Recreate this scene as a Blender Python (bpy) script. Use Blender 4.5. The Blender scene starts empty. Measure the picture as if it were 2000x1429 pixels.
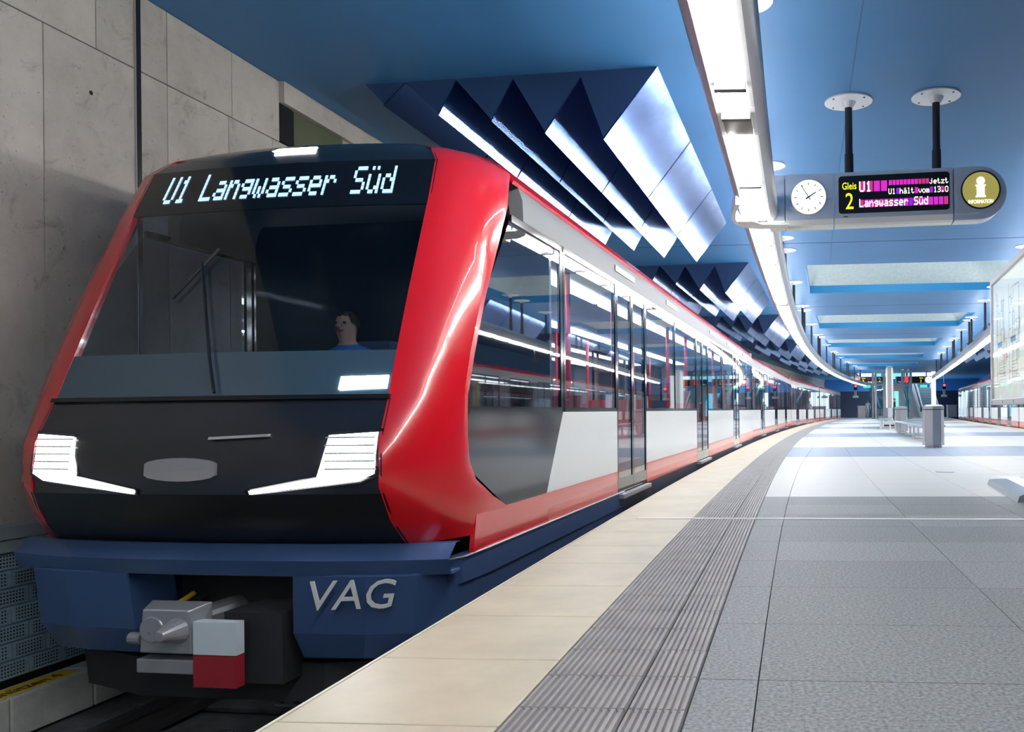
import bpy, bmesh, math, random
import numpy as np
from mathutils import Vector, Matrix
random.seed(7)
SC = bpy.context.scene
COL = SC.collection

# ------------------------------------------------------------------ camera, world, exposure
cam_data = bpy.data.cameras.new('camera')
cam = bpy.data.objects.new('camera', cam_data)
COL.objects.link(cam)
cam.location = (0, 0, 0.9)
cam.rotation_euler = (Matrix.Rotation(math.radians(90), 3, 'X') @ Matrix.Rotation(-0.010, 3, 'Z')).to_euler()
cam_data.sensor_width = 36
cam_data.lens = 1670 / 2000 * 36
cam_data.shift_x = -(1365 - 1000) / 2000
cam_data.shift_y = (801.5 - 714.5) / 2000
cam_data.clip_start = 0.05
cam_data.clip_end = 500
SC.camera = cam
SC.view_settings.view_transform = 'Standard'
SC.view_settings.look = 'None'
SC.view_settings.gamma = 1
SC.view_settings.use_curve_mapping = False
SC.view_settings.exposure = 0.35
W = bpy.data.worlds.new('daylight')
SC.world = W
W.use_nodes = True
W.node_tree.nodes['Background'].inputs[0].default_value = (0.62, 0.82, 1.0, 1)
W.node_tree.nodes['Background'].inputs[1].default_value = 1.6
STRIP_E = 12.0
SKY_E = 6.5
ADDED_UP_E = 32.0  # strength of the added ceiling brighteners

# ------------------------------------------------------------------ materials
MATS = {}
def mat(name, col, rough=0.5, metal=0.0, emit=None, es=0.0, var=0.0, vscale=8.0, bump=0.0, bscale=40.0, spec=0.5, coat=0.0, detail=4.0):
    m = bpy.data.materials.new(name); m.use_nodes = True
    nt = m.node_tree; b = nt.nodes['Principled BSDF']
    b.inputs['Base Color'].default_value = (*col, 1)
    b.inputs['Roughness'].default_value = rough
    b.inputs['Metallic'].default_value = metal
    b.inputs['Specular IOR Level'].default_value = spec
    b.inputs['Coat Weight'].default_value = coat
    if emit:
        b.inputs['Emission Color'].default_value = (*emit, 1)
        b.inputs['Emission Strength'].default_value = es
    if var or bump:
        tc = nt.nodes.new('ShaderNodeTexCoord')
    if var:
        n = nt.nodes.new('ShaderNodeTexNoise'); n.inputs['Scale'].default_value = vscale
        n.inputs['Detail'].default_value = detail; n.inputs['Roughness'].default_value = 0.65
        nt.links.new(tc.outputs['Object'], n.inputs['Vector'])
        r = nt.nodes.new('ShaderNodeValToRGB')
        r.color_ramp.elements[0].position = 0.3; r.color_ramp.elements[1].position = 0.7
        r.color_ramp.elements[0].color = (*[c * (1 - var) for c in col], 1)
        r.color_ramp.elements[1].color = (*[min(1, c * (1 + var)) for c in col], 1)
        nt.links.new(n.outputs['Fac'], r.inputs['Fac']); nt.links.new(r.outputs['Color'], b.inputs['Base Color'])
    if bump:
        n2 = nt.nodes.new('ShaderNodeTexNoise'); n2.inputs['Scale'].default_value = bscale; n2.inputs['Detail'].default_value = 5
        nt.links.new(tc.outputs['Object'], n2.inputs['Vector'])
        bp = nt.nodes.new('ShaderNodeBump'); bp.inputs['Strength'].default_value = bump; bp.inputs['Distance'].default_value = 0.01
        nt.links.new(n2.outputs['Fac'], bp.inputs['Height']); nt.links.new(bp.outputs['Normal'], b.inputs['Normal'])
    MATS[name] = m
    return m

def glass(name, tint, ior=1.5, rough=0.02, extra=0.0):
    m = bpy.data.materials.new(name); m.use_nodes = True; nt = m.node_tree
    nt.nodes.remove(nt.nodes['Principled BSDF'])
    out = nt.nodes['Material Output']
    t = nt.nodes.new('ShaderNodeBsdfTransparent'); t.inputs[0].default_value = (*tint, 1)
    g = nt.nodes.new('ShaderNodeBsdfGlossy'); g.inputs['Roughness'].default_value = rough
    g.inputs[0].default_value = (0.95, 0.97, 1, 1)
    fr = nt.nodes.new('ShaderNodeFresnel'); fr.inputs[0].default_value = ior
    ad = nt.nodes.new('ShaderNodeMath'); ad.operation = 'ADD'; ad.inputs[1].default_value = extra; ad.use_clamp = True
    mx = nt.nodes.new('ShaderNodeMixShader')
    ge = nt.nodes.new('ShaderNodeNewGeometry')
    inv = nt.nodes.new('ShaderNodeMath'); inv.operation = 'SUBTRACT'; inv.inputs[0].default_value = 1.0
    mu = nt.nodes.new('ShaderNodeMath'); mu.operation = 'MULTIPLY'
    nt.links.new(ge.outputs['Backfacing'], inv.inputs[1])
    nt.links.new(fr.outputs[0], ad.inputs[0]); nt.links.new(ad.outputs[0], mu.inputs[0])
    nt.links.new(inv.outputs[0], mu.inputs[1]); nt.links.new(mu.outputs[0], mx.inputs[0])
    nt.links.new(t.outputs[0], mx.inputs[1]); nt.links.new(g.outputs[0], mx.inputs[2])
    nt.links.new(mx.outputs[0], out.inputs[0])
    MATS[name] = m
    return m

def concrete():
    m = mat('concrete', (0.44, 0.40, 0.345), 0.8, bump=0.3, bscale=26)
    nt = m.node_tree; b = nt.nodes['Principled BSDF']; N = nt.nodes; Lk = nt.links
    tc = N.new('ShaderNodeTexCoord'); oi = N.new('ShaderNodeObjectInfo')
    def noise(sc, det, lo, hi, c0, c1, dist=0.0):
        n = N.new('ShaderNodeTexNoise'); n.inputs['Scale'].default_value = sc; n.inputs['Detail'].default_value = det; n.inputs['Roughness'].default_value = 0.7; n.inputs['Distortion'].default_value = dist
        Lk.new(tc.outputs['Object'], n.inputs['Vector'])
        r = N.new('ShaderNodeValToRGB'); r.color_ramp.elements[0].position = lo; r.color_ramp.elements[1].position = hi
        r.color_ramp.elements[0].color = (*c0, 1); r.color_ramp.elements[1].color = (*c1, 1)
        Lk.new(n.outputs['Fac'], r.inputs['Fac']); return r.outputs['Color']
    def mul(a, c):
        x = N.new('ShaderNodeMix'); x.data_type = 'RGBA'; x.blend_type = 'MULTIPLY'; x.inputs[0].default_value = 1.0
        Lk.new(a, x.inputs[6]); Lk.new(c, x.inputs[7]); return x.outputs[2]
    base_ = noise(1.3, 8, 0.3, 0.7, (0.36, 0.325, 0.28), (0.52, 0.48, 0.42))
    stain = noise(2.6, 10, 0.30, 0.44, (0.62, 0.61, 0.60), (1, 1, 1), 1.2)
    pores = noise(38, 2, 0.27, 0.31, (0.35, 0.34, 0.33), (1, 1, 1))
    rr = N.new('ShaderNodeMapRange'); rr.inputs[3].default_value = 0.86; rr.inputs[4].default_value = 1.08
    Lk.new(oi.outputs['Random'], rr.inputs[0])
    cb = N.new('ShaderNodeCombineColor'); [Lk.new(rr.outputs[0], cb.inputs[i]) for i in range(3)]
    Lk.new(mul(mul(mul(base_, stain), pores), cb.outputs[0]), b.inputs['Base Color'])
concrete()
mat('concrete_dark', (0.09, 0.09, 0.095), 0.85, var=0.4, vscale=5, bump=0.5, bscale=30)
mat('concrete_pale', (0.50, 0.50, 0.46), 0.75, var=0.12, vscale=9, bump=0.15, bscale=60)
mat('ceiling_blue', (0.055, 0.215, 0.45), 0.5, var=0.05, vscale=0.7, spec=0.35)
mat('gable_blue', (0.02, 0.06, 0.16), 0.6)
mat('seam_blue', (0.035, 0.11, 0.23), 0.6)
mat('lip_blue', (0.012, 0.20, 0.43), 0.5)
mat('coffer', (0.50, 0.58, 0.58), 0.8, var=0.10, vscale=14, bump=0.35, bscale=30)
mat('sky_glass', (0.9, 0.95, 1), 0.3, emit=(0.78, 0.91, 1.0), es=SKY_E)
mat('grout', (0.24, 0.23, 0.21), 0.9)
mat('cream', (0.69, 0.60, 0.44), 0.42, var=0.10, vscale=2.2, bump=0.04, bscale=80)
mat('cream_edge', (0.88, 0.82, 0.66), 0.5)
mat('tactile', (0.37, 0.345, 0.33), 0.5, var=0.14, vscale=5, bump=0.08, bscale=90)
mat('granite', (0.25, 0.26, 0.26), 0.6, spec=0.25, var=0.45, vscale=70, bump=0.02, bscale=200, detail=2)
mat('granite_b', (0.29, 0.30, 0.30), 0.6, spec=0.25, var=0.42, vscale=70, bump=0.02, bscale=200, detail=2)
mat('white_stone', (0.60, 0.595, 0.565), 0.5, spec=0.3, var=0.06, vscale=60, detail=2)
mat('grey_band', (0.26, 0.32, 0.40), 0.5, spec=0.3, var=0.2, vscale=70, detail=2)
mat('line_white', (0.92, 0.92, 0.90), 0.5)
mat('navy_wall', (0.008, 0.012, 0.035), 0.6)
mat('end_blue', (0.03, 0.17, 0.42), 0.6)
mat('alu', (0.72, 0.73, 0.74), 0.32, 0.85)
mat('alu_pale', (0.80, 0.81, 0.82), 0.42, 0.25)
mat('alu_warm', (0.46, 0.43, 0.43), 0.35, 0.5)
mat('bar_grey', (0.10, 0.10, 0.105), 0.5)
mat('cover_grey', (0.22, 0.21, 0.21), 0.5)
mat('added_uplight', (1, 1, 1), 0.4, emit=(0.96, 0.98, 1.0), es=ADDED_UP_E)  # added light source for the ceiling, not a fitting of the strips
mat('shell_metal', (0.52, 0.52, 0.54), 0.33, 0.55)
mat('steel', (0.44, 0.48, 0.51), 0.30, 0.85, bump=0.02, bscale=200)
mat('dark_metal', (0.045, 0.04, 0.045), 0.4, 0.4)
mat('rail_metal', (0.16, 0.15, 0.15), 0.35, 0.8)
mat('bolt', (0.03, 0.03, 0.03), 0.5)
mat('lamp', (1, 1, 1), 0.4, emit=(1.0, 0.985, 0.96), es=STRIP_E)
mat('added_lens', (1, 1, 1), 0.4, emit=(1.0, 0.975, 0.94), es=150.0)  # added strong emitter that lights the concrete wall
mat('lamp_train', (1, 1, 1), 0.4, emit=(0.92, 0.96, 1.0), es=9.0)
mat('headlamp', (1, 1, 1), 0.3, emit=(0.95, 0.96, 1.0), es=9.0)
mat('sign_grey', (0.62, 0.68, 0.79), 0.42, 0.1)
mat('sign_white', (0.82, 0.82, 0.80), 0.4)
mat('black', (0.006, 0.006, 0.008), 0.35)
mat('black_gloss', (0.006, 0.007, 0.010), 0.10, spec=0.6)
mat('clock_face', (1, 1, 1), 0.5, emit=(1, 1, 1), es=0.9)
mat('led_yellow', (0.1, 0.1, 0), 0.5, emit=(1.0, 0.92, 0.02), es=1.3)
mat('led_white', (0.1, 0.1, 0.1), 0.5, emit=(1.0, 0.96, 0.9), es=1.4)
mat('led_magenta', (0.1, 0, 0.08), 0.5, emit=(0.75, 0.03, 0.62), es=0.75)
mat('led_violet', (0.05, 0, 0.1), 0.5, emit=(0.30, 0.02, 0.85), es=0.75)
mat('led_rose', (0.1, 0, 0.05), 0.5, emit=(0.62, 0.04, 0.28), es=0.75)
mat('led_cyan', (0.02, 0.05, 0.1), 0.5, emit=(0.36, 0.62, 1.0), es=1.5)
mat('info_yellow', (0.62, 0.54, 0.14), 0.5, emit=(0.62, 0.52, 0.12), es=0.35)
mat('pillar_glare', (0.95, 0.97, 1), 0.4, emit=(0.9, 0.97, 1), es=0.8)  # no lamp: the glow stands for glare on the far pillar
mat('white_glow', (1, 1, 1), 0.5, emit=(1, 1, 1), es=1.0)
mat('train_red', (0.66, 0.008, 0.016), 0.22, coat=0.5)
mat('train_red_sheen', (0.70, 0.10, 0.085), 0.3, coat=0.3)  # paler red: reflected light put into the colour of the band's lower half
mat('train_white', (0.80, 0.81, 0.79), 0.3, coat=0.3)
mat('train_grey', (0.20, 0.205, 0.215), 0.6, 0.0, spec=0.2)
mat('train_skirt', (0.06, 0.12, 0.27), 0.28, 0.35)
mat('skirt_dark', (0.05, 0.065, 0.10), 0.4, 0.3)
mat('train_dark', (0.012, 0.015, 0.024), 0.28, coat=0.4)
mat('slate', (0.045, 0.085, 0.12), 0.18, coat=0.5)
mat('train_under', (0.02, 0.02, 0.024), 0.7)
mat('interior_grey', (0.42, 0.44, 0.46), 0.5)
mat('interior_floor', (0.12, 0.12, 0.13), 0.6)
mat('seat_red', (0.45, 0.03, 0.04), 0.6)
mat('seat_blue', (0.06, 0.09, 0.16), 0.7)
mat('rail_red', (0.75, 0.03, 0.05), 0.35)
mat('coupler_grey', (0.42, 0.43, 0.45), 0.35, 0.5)
mat('marker_red', (0.35, 0.02, 0.03), 0.4)
mat('marker_white', (0.72, 0.80, 0.85), 0.4)
mat('yellow', (0.80, 0.50, 0.02), 0.5)
mat('poster', (0.86, 0.88, 0.82), 0.5, emit=(0.92, 0.95, 0.86), es=0.22)
mat('frame_grey', (0.42, 0.42, 0.43), 0.4, 0.3)
mat('poster_line', (0.30, 0.33, 0.33), 0.6)
mat('poster_blue', (0.10, 0.28, 0.60), 0.6)
mat('skin', (0.60, 0.36, 0.27), 0.55)
mat('hair', (0.05, 0.03, 0.02), 0.6)
mat('shirt_white', (0.82, 0.84, 0.86), 0.7)
mat('shirt_blue', (0.05, 0.16, 0.48), 0.7)
mat('jacket_green', (0.05, 0.10, 0.07), 0.7)
mat('trousers', (0.62, 0.66, 0.72), 0.7)
mat('trousers_dark', (0.03, 0.03, 0.05), 0.7)
mat('signal_red', (0.3, 0, 0), 0.4, emit=(1, 0.04, 0.06), es=4)
mat('exit_green', (0, 0.2, 0.05), 0.4, emit=(0.05, 0.75, 0.35), es=1.4)
mat('logo_red', (0.8, 0.05, 0.06), 0.4, emit=(0.9, 0.06, 0.08), es=0.6)
mat('niche_green', (0.07, 0.085, 0.04), 0.6)
mat('parapet', (0.82, 0.70, 0.70), 0.6)
mat('stair', (0.16, 0.26, 0.36), 0.4, 0.3)
mat('rubber', (0.01, 0.01, 0.01), 0.8)
glass('window_glass', (0.78, 0.82, 0.86), 1.6, 0.02, 0.08)
glass('cab_glass', (0.78, 0.84, 0.88), 1.45, 0.03, 0.0)
glass('case_glass', (0.96, 0.98, 0.97), 1.4, 0.02, 0.0)
glass('lift_glass', (0.72, 0.90, 0.93), 1.5, 0.02, 0.04)

# perforated reflective ceiling panels: polished metal with fine rows of slots
def perforated_metal():
    m = mat('perforated', (0.3, 0.48, 0.9), 0.17, 1.0)
    nt = m.node_tree; b = nt.nodes['Principled BSDF']
    tc = nt.nodes.new('ShaderNodeTexCoord')
    w = nt.nodes.new('ShaderNodeTexWave'); w.wave_type = 'BANDS'; w.bands_direction = 'Y'
    w.inputs['Scale'].default_value = 14.0; w.inputs['Distortion'].default_value = 0
    nt.links.new(tc.outputs['Object'], w.inputs['Vector'])
    r = nt.nodes.new('ShaderNodeValToRGB')
    r.color_ramp.elements[0].position = 0.25; r.color_ramp.elements[0].color = (0.13, 0.24, 0.55, 1)
    r.color_ramp.elements[1].position = 0.5; r.color_ramp.elements[1].color = (0.26, 0.46, 0.92, 1)
    nt.links.new(w.outputs['Fac'], r.inputs['Fac']); nt.links.new(r.outputs['Color'], b.inputs['Base Color'])
    n = nt.nodes.new('ShaderNodeTexNoise'); n.inputs['Scale'].default_value = 1.1; n.inputs['Detail'].default_value = 1.5
    nt.links.new(tc.outputs['Object'], n.inputs['Vector'])
    bp = nt.nodes.new('ShaderNodeBump'); bp.inputs['Strength'].default_value = 0.12; bp.inputs['Distance'].default_value = 0.05
    nt.links.new(n.outputs['Fac'], bp.inputs['Height']); nt.links.new(bp.outputs['Normal'], b.inputs['Normal'])
perforated_metal()

# sound-absorbing blocks: pale blue concrete with a grid of small holes
def perforated_block():
    m = mat('block', (0.13, 0.20, 0.25), 0.7)
    nt = m.node_tree; b = nt.nodes['Principled BSDF']
    tc = nt.nodes.new('ShaderNodeTexCoord')
    sep = nt.nodes.new('ShaderNodeSeparateXYZ'); nt.links.new(tc.outputs['Object'], sep.inputs[0])
    def wave(out):
        mu = nt.nodes.new('ShaderNodeMath'); mu.operation = 'MULTIPLY'; mu.inputs[1].default_value = 2 * math.pi / 0.022
        sn = nt.nodes.new('ShaderNodeMath'); sn.operation = 'SINE'
        nt.links.new(out, mu.inputs[0]); nt.links.new(mu.outputs[0], sn.inputs[0])
        g = nt.nodes.new('ShaderNodeMath'); g.operation = 'GREATER_THAN'; g.inputs[1].default_value = -0.1
        nt.links.new(sn.outputs[0], g.inputs[0]); return g
    a, c = wave(sep.outputs['Y']), wave(sep.outputs['Z'])
    mm = nt.nodes.new('ShaderNodeMath'); mm.operation = 'MULTIPLY'
    nt.links.new(a.outputs[0], mm.inputs[0]); nt.links.new(c.outputs[0], mm.inputs[1])
    mx = nt.nodes.new('ShaderNodeMix'); mx.data_type = 'RGBA'
    mx.inputs[6].default_value = (0.28, 0.42, 0.50, 1); mx.inputs[7].default_value = (0.008, 0.010, 0.014, 1)
    nt.links.new(mm.outputs[0], mx.inputs[0]); nt.links.new(mx.outputs[2], b.inputs['Base Color'])
perforated_block()
mat('block_rim', (0.28, 0.42, 0.50), 0.7, var=0.1, vscale=20)
mat('cap_strip', (0.32, 0.42, 0.44), 0.55, var=0.12, vscale=6)

# ------------------------------------------------------------------ mesh helpers
class MB:
    def __init__(s): s.v = []; s.f = []; s.m = []
    def add(s, vs, fs, m=0):
        k = len(s.v); s.v += [tuple(map(float, p)) for p in vs]
        for f in fs: s.f.append(tuple(i + k for i in f)); s.m.append(m)
        return s
    def hexa(s, p, m=0):
        return s.add(p, [(0, 3, 2, 1), (4, 5, 6, 7), (0, 1, 5, 4), (1, 2, 6, 5), (2, 3, 7, 6), (3, 0, 4, 7)], m)
    def box(s, x0, x1, y0, y1, z0, z1, m=0):
        return s.hexa([(x0, y0, z0), (x1, y0, z0), (x1, y1, z0), (x0, y1, z0), (x0, y0, z1), (x1, y0, z1), (x1, y1, z1), (x0, y1, z1)], m)
    def loft(s, rings, m=0, closed=True, caps=True):
        n = len(rings[0]); k = len(s.v)
        for r in rings: s.v += [tuple(map(float, p)) for p in r]
        for i in range(len(rings) - 1):
            for j in range(n if closed else n - 1):
                j2 = (j + 1) % n
                s.f.append((k + i * n + j, k + i * n + j2, k + (i + 1) * n + j2, k + (i + 1) * n + j)); s.m.append(m)
        if caps and closed:
            s.f.append(tuple(k + j for j in reversed(range(n)))); s.m.append(m)
            s.f.append(tuple(k + (len(rings) - 1) * n + j for j in range(n))); s.m.append(m)
        return s
    def prism(s, poly, d, m=0):          # poly: 3-D points, d: extrusion vector
        return s.loft([poly, [(p[0] + d[0], p[1] + d[1], p[2] + d[2]) for p in poly]], m)
    def cyl(s, a, b, r, r2=None, n=16, m=0):
        a, b = Vector(a), Vector(b); r2 = r if r2 is None else r2
        z = (b - a).normalized(); x = z.orthogonal().normalized(); y = z.cross(x)
        ring = lambda c, q: [c + x * (q * math.cos(2 * math.pi * i / n)) + y * (q * math.sin(2 * math.pi * i / n)) for i in range(n)]
        return s.loft([ring(a, r), ring(b, r2)], m)
    def tube(s, path, r, n=8, m=0):
        rings = []; P = [Vector(p) for p in path]
        for i, p in enumerate(P):
            d = (P[min(i + 1, len(P) - 1)] - P[max(i - 1, 0)]).normalized()
            x = d.orthogonal().normalized() if not rings else (px - d * px.dot(d)).normalized()
            px = x; y = d.cross(x)
            rings.append([p + x * (r * math.cos(2 * math.pi * k / n)) + y * (r * math.sin(2 * math.pi * k / n)) for k in range(n)])
        return s.loft(rings, m)
    def build(s, name, mats, parent=None, smooth=False, bevel=0.0, off=None, fix=True, autosm=False):
        me = bpy.data.meshes.new(name)
        v = s.v if off is None else [(p[0] - off[0], p[1] - off[1], p[2] - off[2]) for p in s.v]
        me.from_pydata(v, [], s.f)
        if not isinstance(mats, (list, tuple)): mats = [mats]
        for q in mats: me.materials.append(MATS[q])
        me.polygons.foreach_set('material_index', s.m)
        if fix:
            bm = bmesh.new(); bm.from_mesh(me); bmesh.ops.recalc_face_normals(bm, faces=bm.faces); bm.to_mesh(me); bm.free()
        if smooth: me.polygons.foreach_set('use_smooth', [True] * len(me.polygons))
        me.update()
        o = bpy.data.objects.new(name, me); COL.objects.link(o)
        if parent: o.parent = parent
        if autosm:
            try: me.set_sharp_from_angle(angle=math.radians(35))
            except Exception: pass
        if bevel:
            b = o.modifiers.new('bevel', 'BEVEL'); b.width = bevel; b.segments = 2; b.limit_method = 'ANGLE'
        return o

def tag(o, label=None, cat=None, group=None, kind=None):
    if label: o['label'] = label
    if cat: o['category'] = cat
    if group: o['group'] = group
    if kind: o['kind'] = kind
    return o
def thing(name, label, cat, loc=(0, 0, 0), rz=0.0, group=None):
    o = bpy.data.objects.new(name, None); COL.objects.link(o)
    o.location = loc; o.rotation_euler = (0, 0, rz); o.empty_display_size = 0.2
    return tag(o, label, cat, group)
def copy_tree(o, parent=None):
    c = o.copy(); COL.objects.link(c)
    if parent: c.parent = parent
    for ch in list(o.children): copy_tree(ch, c)
    return c
def instance(src, name, loc, rz=0, parent=None):
    o = bpy.data.objects.new(name, src.data); COL.objects.link(o)
    o.location = loc; o.rotation_euler = (0, 0, rz)
    if parent: o.parent = parent
    return o
def text(name, body, size, material, parent, loc, rot=(math.radians(90), 0, 0), align='LEFT', depth=0.002, sx=1.0, shear=0.0):
    cu = bpy.data.curves.new(name, 'FONT'); cu.body = body; cu.size = size; cu.extrude = depth; cu.align_x = align
    cu.shear = shear; cu.resolution_u = 3
    t = bpy.data.objects.new(name + '_tmp', cu); COL.objects.link(t)
    dg = bpy.context.evaluated_depsgraph_get(); dg.update()
    me = bpy.data.meshes.new_from_object(t.evaluated_get(dg)); me.name = name
    bpy.data.objects.remove(t); bpy.data.curves.remove(cu)
    me.materials.clear(); me.materials.append(MATS[material])
    o = bpy.data.objects.new(name, me); COL.objects.link(o)
    o.parent = parent; o.location = loc; o.rotation_euler = rot; o.scale = (sx, 1, 1); o['kind'] = 'stuff'
    return o

PIX = {'U': '10001 10001 10001 10001 10001 10001 01110', '1': '00100 01100 00100 00100 00100 00100 01110', 'j': '00010 00000 00110 00010 00010 10010 01100', 'e': '00000 00000 01110 10001 11111 10000 01110',
       't': '01000 01000 11100 01000 01000 01001 00110', 'z': '00000 00000 11111 00010 00100 01000 11111', 'h': '10000 10000 10110 11001 10001 10001 10001', 'ä': '01010 00000 01110 00001 01111 10001 01111',
       'l': '01100 00100 00100 00100 00100 00100 01110', 'v': '00000 00000 10001 10001 10001 01010 00100', 'o': '00000 00000 01110 10001 10001 10001 01110', 'm': '00000 00000 11010 10101 10101 10101 10101',
       '3': '11110 00001 00001 01110 00001 00001 11110', '.': '00000 00000 00000 00000 00000 01100 01100', '0': '01110 10001 10001 10001 10001 10001 01110', 'L': '10000 10000 10000 10000 10000 10000 11111',
       'a': '00000 00000 01110 00001 01111 10001 01111', 'n': '00000 00000 10110 11001 10001 10001 10001', 'g': '00000 00000 01111 10001 01111 00001 01110', 'w': '00000 00000 10001 10001 10101 10101 01010',
       's': '00000 00000 01111 10000 01110 00001 11110', 'r': '00000 00000 10110 11001 10000 10000 10000', 'S': '01111 10000 10000 01110 00001 00001 11110', 'ü': '01010 00000 10001 10001 10001 10011 01101',
       'd': '00001 00001 01101 10011 10001 10001 01111', ' ': '00000 00000 00000 00000 00000 00000 00000'}
def pixels(body):            # unit grid cells (column, row from the bottom) of a text in a 5 x 7 dot font
    return [(6 * i + c, 6 - r) for i, ch in enumerate(body) for r, row in enumerate(PIX[ch].split()) for c, v in enumerate(row) if v == '1'], 6 * len(body) - 1
# ------------------------------------------------------------------ the curved station plan
B1, C1, D1 = 0.0997, 0.002574, -2.448e-5
def slope(Y):
    Y = min(Y, 95.0); return B1 + C1 * Y + D1 * Y * Y / 2
def base(Y):
    if Y > 95: return base(95.0) + slope(95.0) * (Y - 95)
    return B1 * Y + C1 * Y * Y / 2 + D1 * Y ** 3 / 6
def lat(a, Y): return a * math.sqrt(1 + slope(Y) ** 2) + base(Y)
KJ = 0.085
def fp(a, Y, z=0.0):
    y = Y - KJ * (a + 1.5); return (lat(a, y), y, z)
EDGE = -1.501
def right_a(Y): return EDGE + 9.35 + 0.016 * Y            # the far platform edge runs slightly outwards
def strip_x(Y): return -0.345 + 0.0967 * Y + 0.00271 * Y * Y / 2
def strip_right_x(Y): return 2.6 + 0.245 * Y - 0.0002 * Y * Y
WX = [(-14, -7.13), (0, -5.354), (7, -4.466), (10.26, -4.05), (18, -3.0), (26, -1.85), (36, -0.25), (46.2, 1.5), (55, 3.3), (63.8, 5.4), (75, 8.0), (85, 10.5), (100.5, 14.85)]
def wall_x(Y): return float(np.interp(Y, [p[0] for p in WX], [p[1] for p in WX]))
def rwall_x(Y): return lat(right_a(Y) + 4.2, Y)
YB, YE, ZC = -13.0, 100.0, 4.3

def ribbon(mb, fa, fb, z0, z1, ys, m=0):   # strip between two plan curves, given thickness
    rings = []
    for Y in ys:
        a, b = fa(Y), fb(Y)
        rings.append([(a[0], a[1], z0), (b[0], b[1], z0), (b[0], b[1], z1), (a[0], a[1], z1)])
    return mb.loft(rings, m)

# ------------------------------------------------------------------ floor (platform)
floor_o = MB()
ys = [YB] + list(np.arange(-10, 90.1, 2.5))
ribbon(floor_o, lambda Y: fp(EDGE + 0.01, Y), lambda Y: fp(right_a(Y) - 0.01, Y), -1.25, -0.025, ys)
FLOOR = floor_o.build('floor', 'grout'); tag(FLOOR, kind='structure')
YC = 16.0
def piece(mb, a0, a1, y0, y1, z0=-0.03, z1=0.0, g=0.0025, ac=None):
    A0 = a0(y0) if callable(a0) else a0; A0b = a0(y1) if callable(a0) else a0
    A1 = a1(y0) if callable(a1) else a1; A1b = a1(y1) if callable(a1) else a1
    c = [fp(A0 + g, y0 + g), fp(A1 - g, y0 + g), fp(A1b - g, y1 - g), fp(A0b + g, y1 - g)]
    return mb.hexa([(p[0], p[1], z0) for p in c] + [(p[0], p[1], z1) for p in c])
# cream edge tiles
y = 2.51 - 0.65 * 3
while y < YC:
    o = piece(MB(), EDGE, -0.83, y, y + 0.65).build('edge_tile', 'cream', FLOOR, bevel=0.004)
    y += 0.65
ycream = y
ribbon(MB(), lambda Y: fp(EDGE, Y), lambda Y: fp(-0.83, Y), -0.03, 0.0, [ycream] + list(np.arange(18, 90.1, 2))).build('edge_paving', 'cream', FLOOR)['kind'] = 'stuff'
ribbon(MB(), lambda Y: fp(EDGE, Y), lambda Y: fp(-0.83, Y), -0.03, 0.0, [YB, -8, -4, 2.51 - 0.65 * 3]).build('edge_paving', 'cream', FLOOR)['kind'] = 'stuff'
ribbon(MB(), lambda Y: fp(EDGE - 0.012, Y), lambda Y: fp(EDGE - 0.001, Y), -0.05, 0.001, list(np.arange(-2, 90.1, 2))).build('edge_nosing', 'cream_edge', FLOOR)
# ribbed tactile tiles: two rows
def ribbed(mb, a0, a1, n, ys):
    prof = []
    w = (a1 - a0 - 0.003) / n; x = a0 + 0.0015
    prof.append((x, -0.03)); 
    for i in range(n):
        prof += [(x + 0.06 * w, -0.005), (x + 0.28 * w, 0.005), (x + 0.72 * w, 0.005), (x + 0.94 * w, -0.005)]; x += w
    prof.append((x, -0.03))
    rings = []
    for Y in ys:
        rings.append([(lambda p: (p[0], p[1], z))(fp(a, Y)) for a, z in prof])
    return mb.loft(rings)
AT = -0.305; AM = AT - 0.185
y = 2.66 - 0.315 * 5
while y < 11.8:
    ribbed(MB(), -0.827, AM, 14, [y + 0.004, y + 0.311]).build('ribbed_tile', 'tactile', FLOOR)
    ribbed(MB(), AM, AT, 8, [y + 0.004, y + 0.311]).build('ribbed_tile', 'tactile', FLOOR)
    y += 0.315
o = ribbed(MB(), -0.827, AM, 14, [y] + list(np.arange(13, 89, 2)))
ribbed(o, AM, AT, 8, [y] + list(np.arange(13, 89, 2)))
o.build('ribbed_paving', 'tactile', FLOOR)['kind'] = 'stuff'
# granite and white stone slabs
jf = lambda Y: -0.11 + 0.0007 * min(Y, 22) ** 2
AB = [AT, jf, 0.93, 1.87, 2.8, 3.75, 4.7, 5.6, 6.5]
def band(Y): return 0 if Y < 9.0 else (1 if ((Y - 8.97) % 11.55) < 7.3 else 2)
JY = [8.97 - 0.75 * k for k in range(11, -1, -1)] + [8.97 + 0.738 * k for k in range(1, 11)]
for i in range(len(AB) - 1):
    for k in range(len(JY) - 1):
        y0, y1 = JY[k], JY[k + 1]
        am = AB[i + 1](y1) if callable(AB[i + 1]) else AB[i + 1]
        al = AB[i](y1) if callable(AB[i]) else AB[i]
        if lat(al, y0) > 0.42 * y1 + 0.6: continue
        mname = ['granite' if random.random() < 0.6 else 'granite_b', 'white_stone', 'grey_band'][band(y0 + 0.3)]
        if i == 0 and mname != 'white_stone': mname = 'granite_b'
        piece(MB(), AB[i], AB[i + 1], y0, y1, g=0.0022).build('stone_slab', mname, FLOOR)
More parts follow.
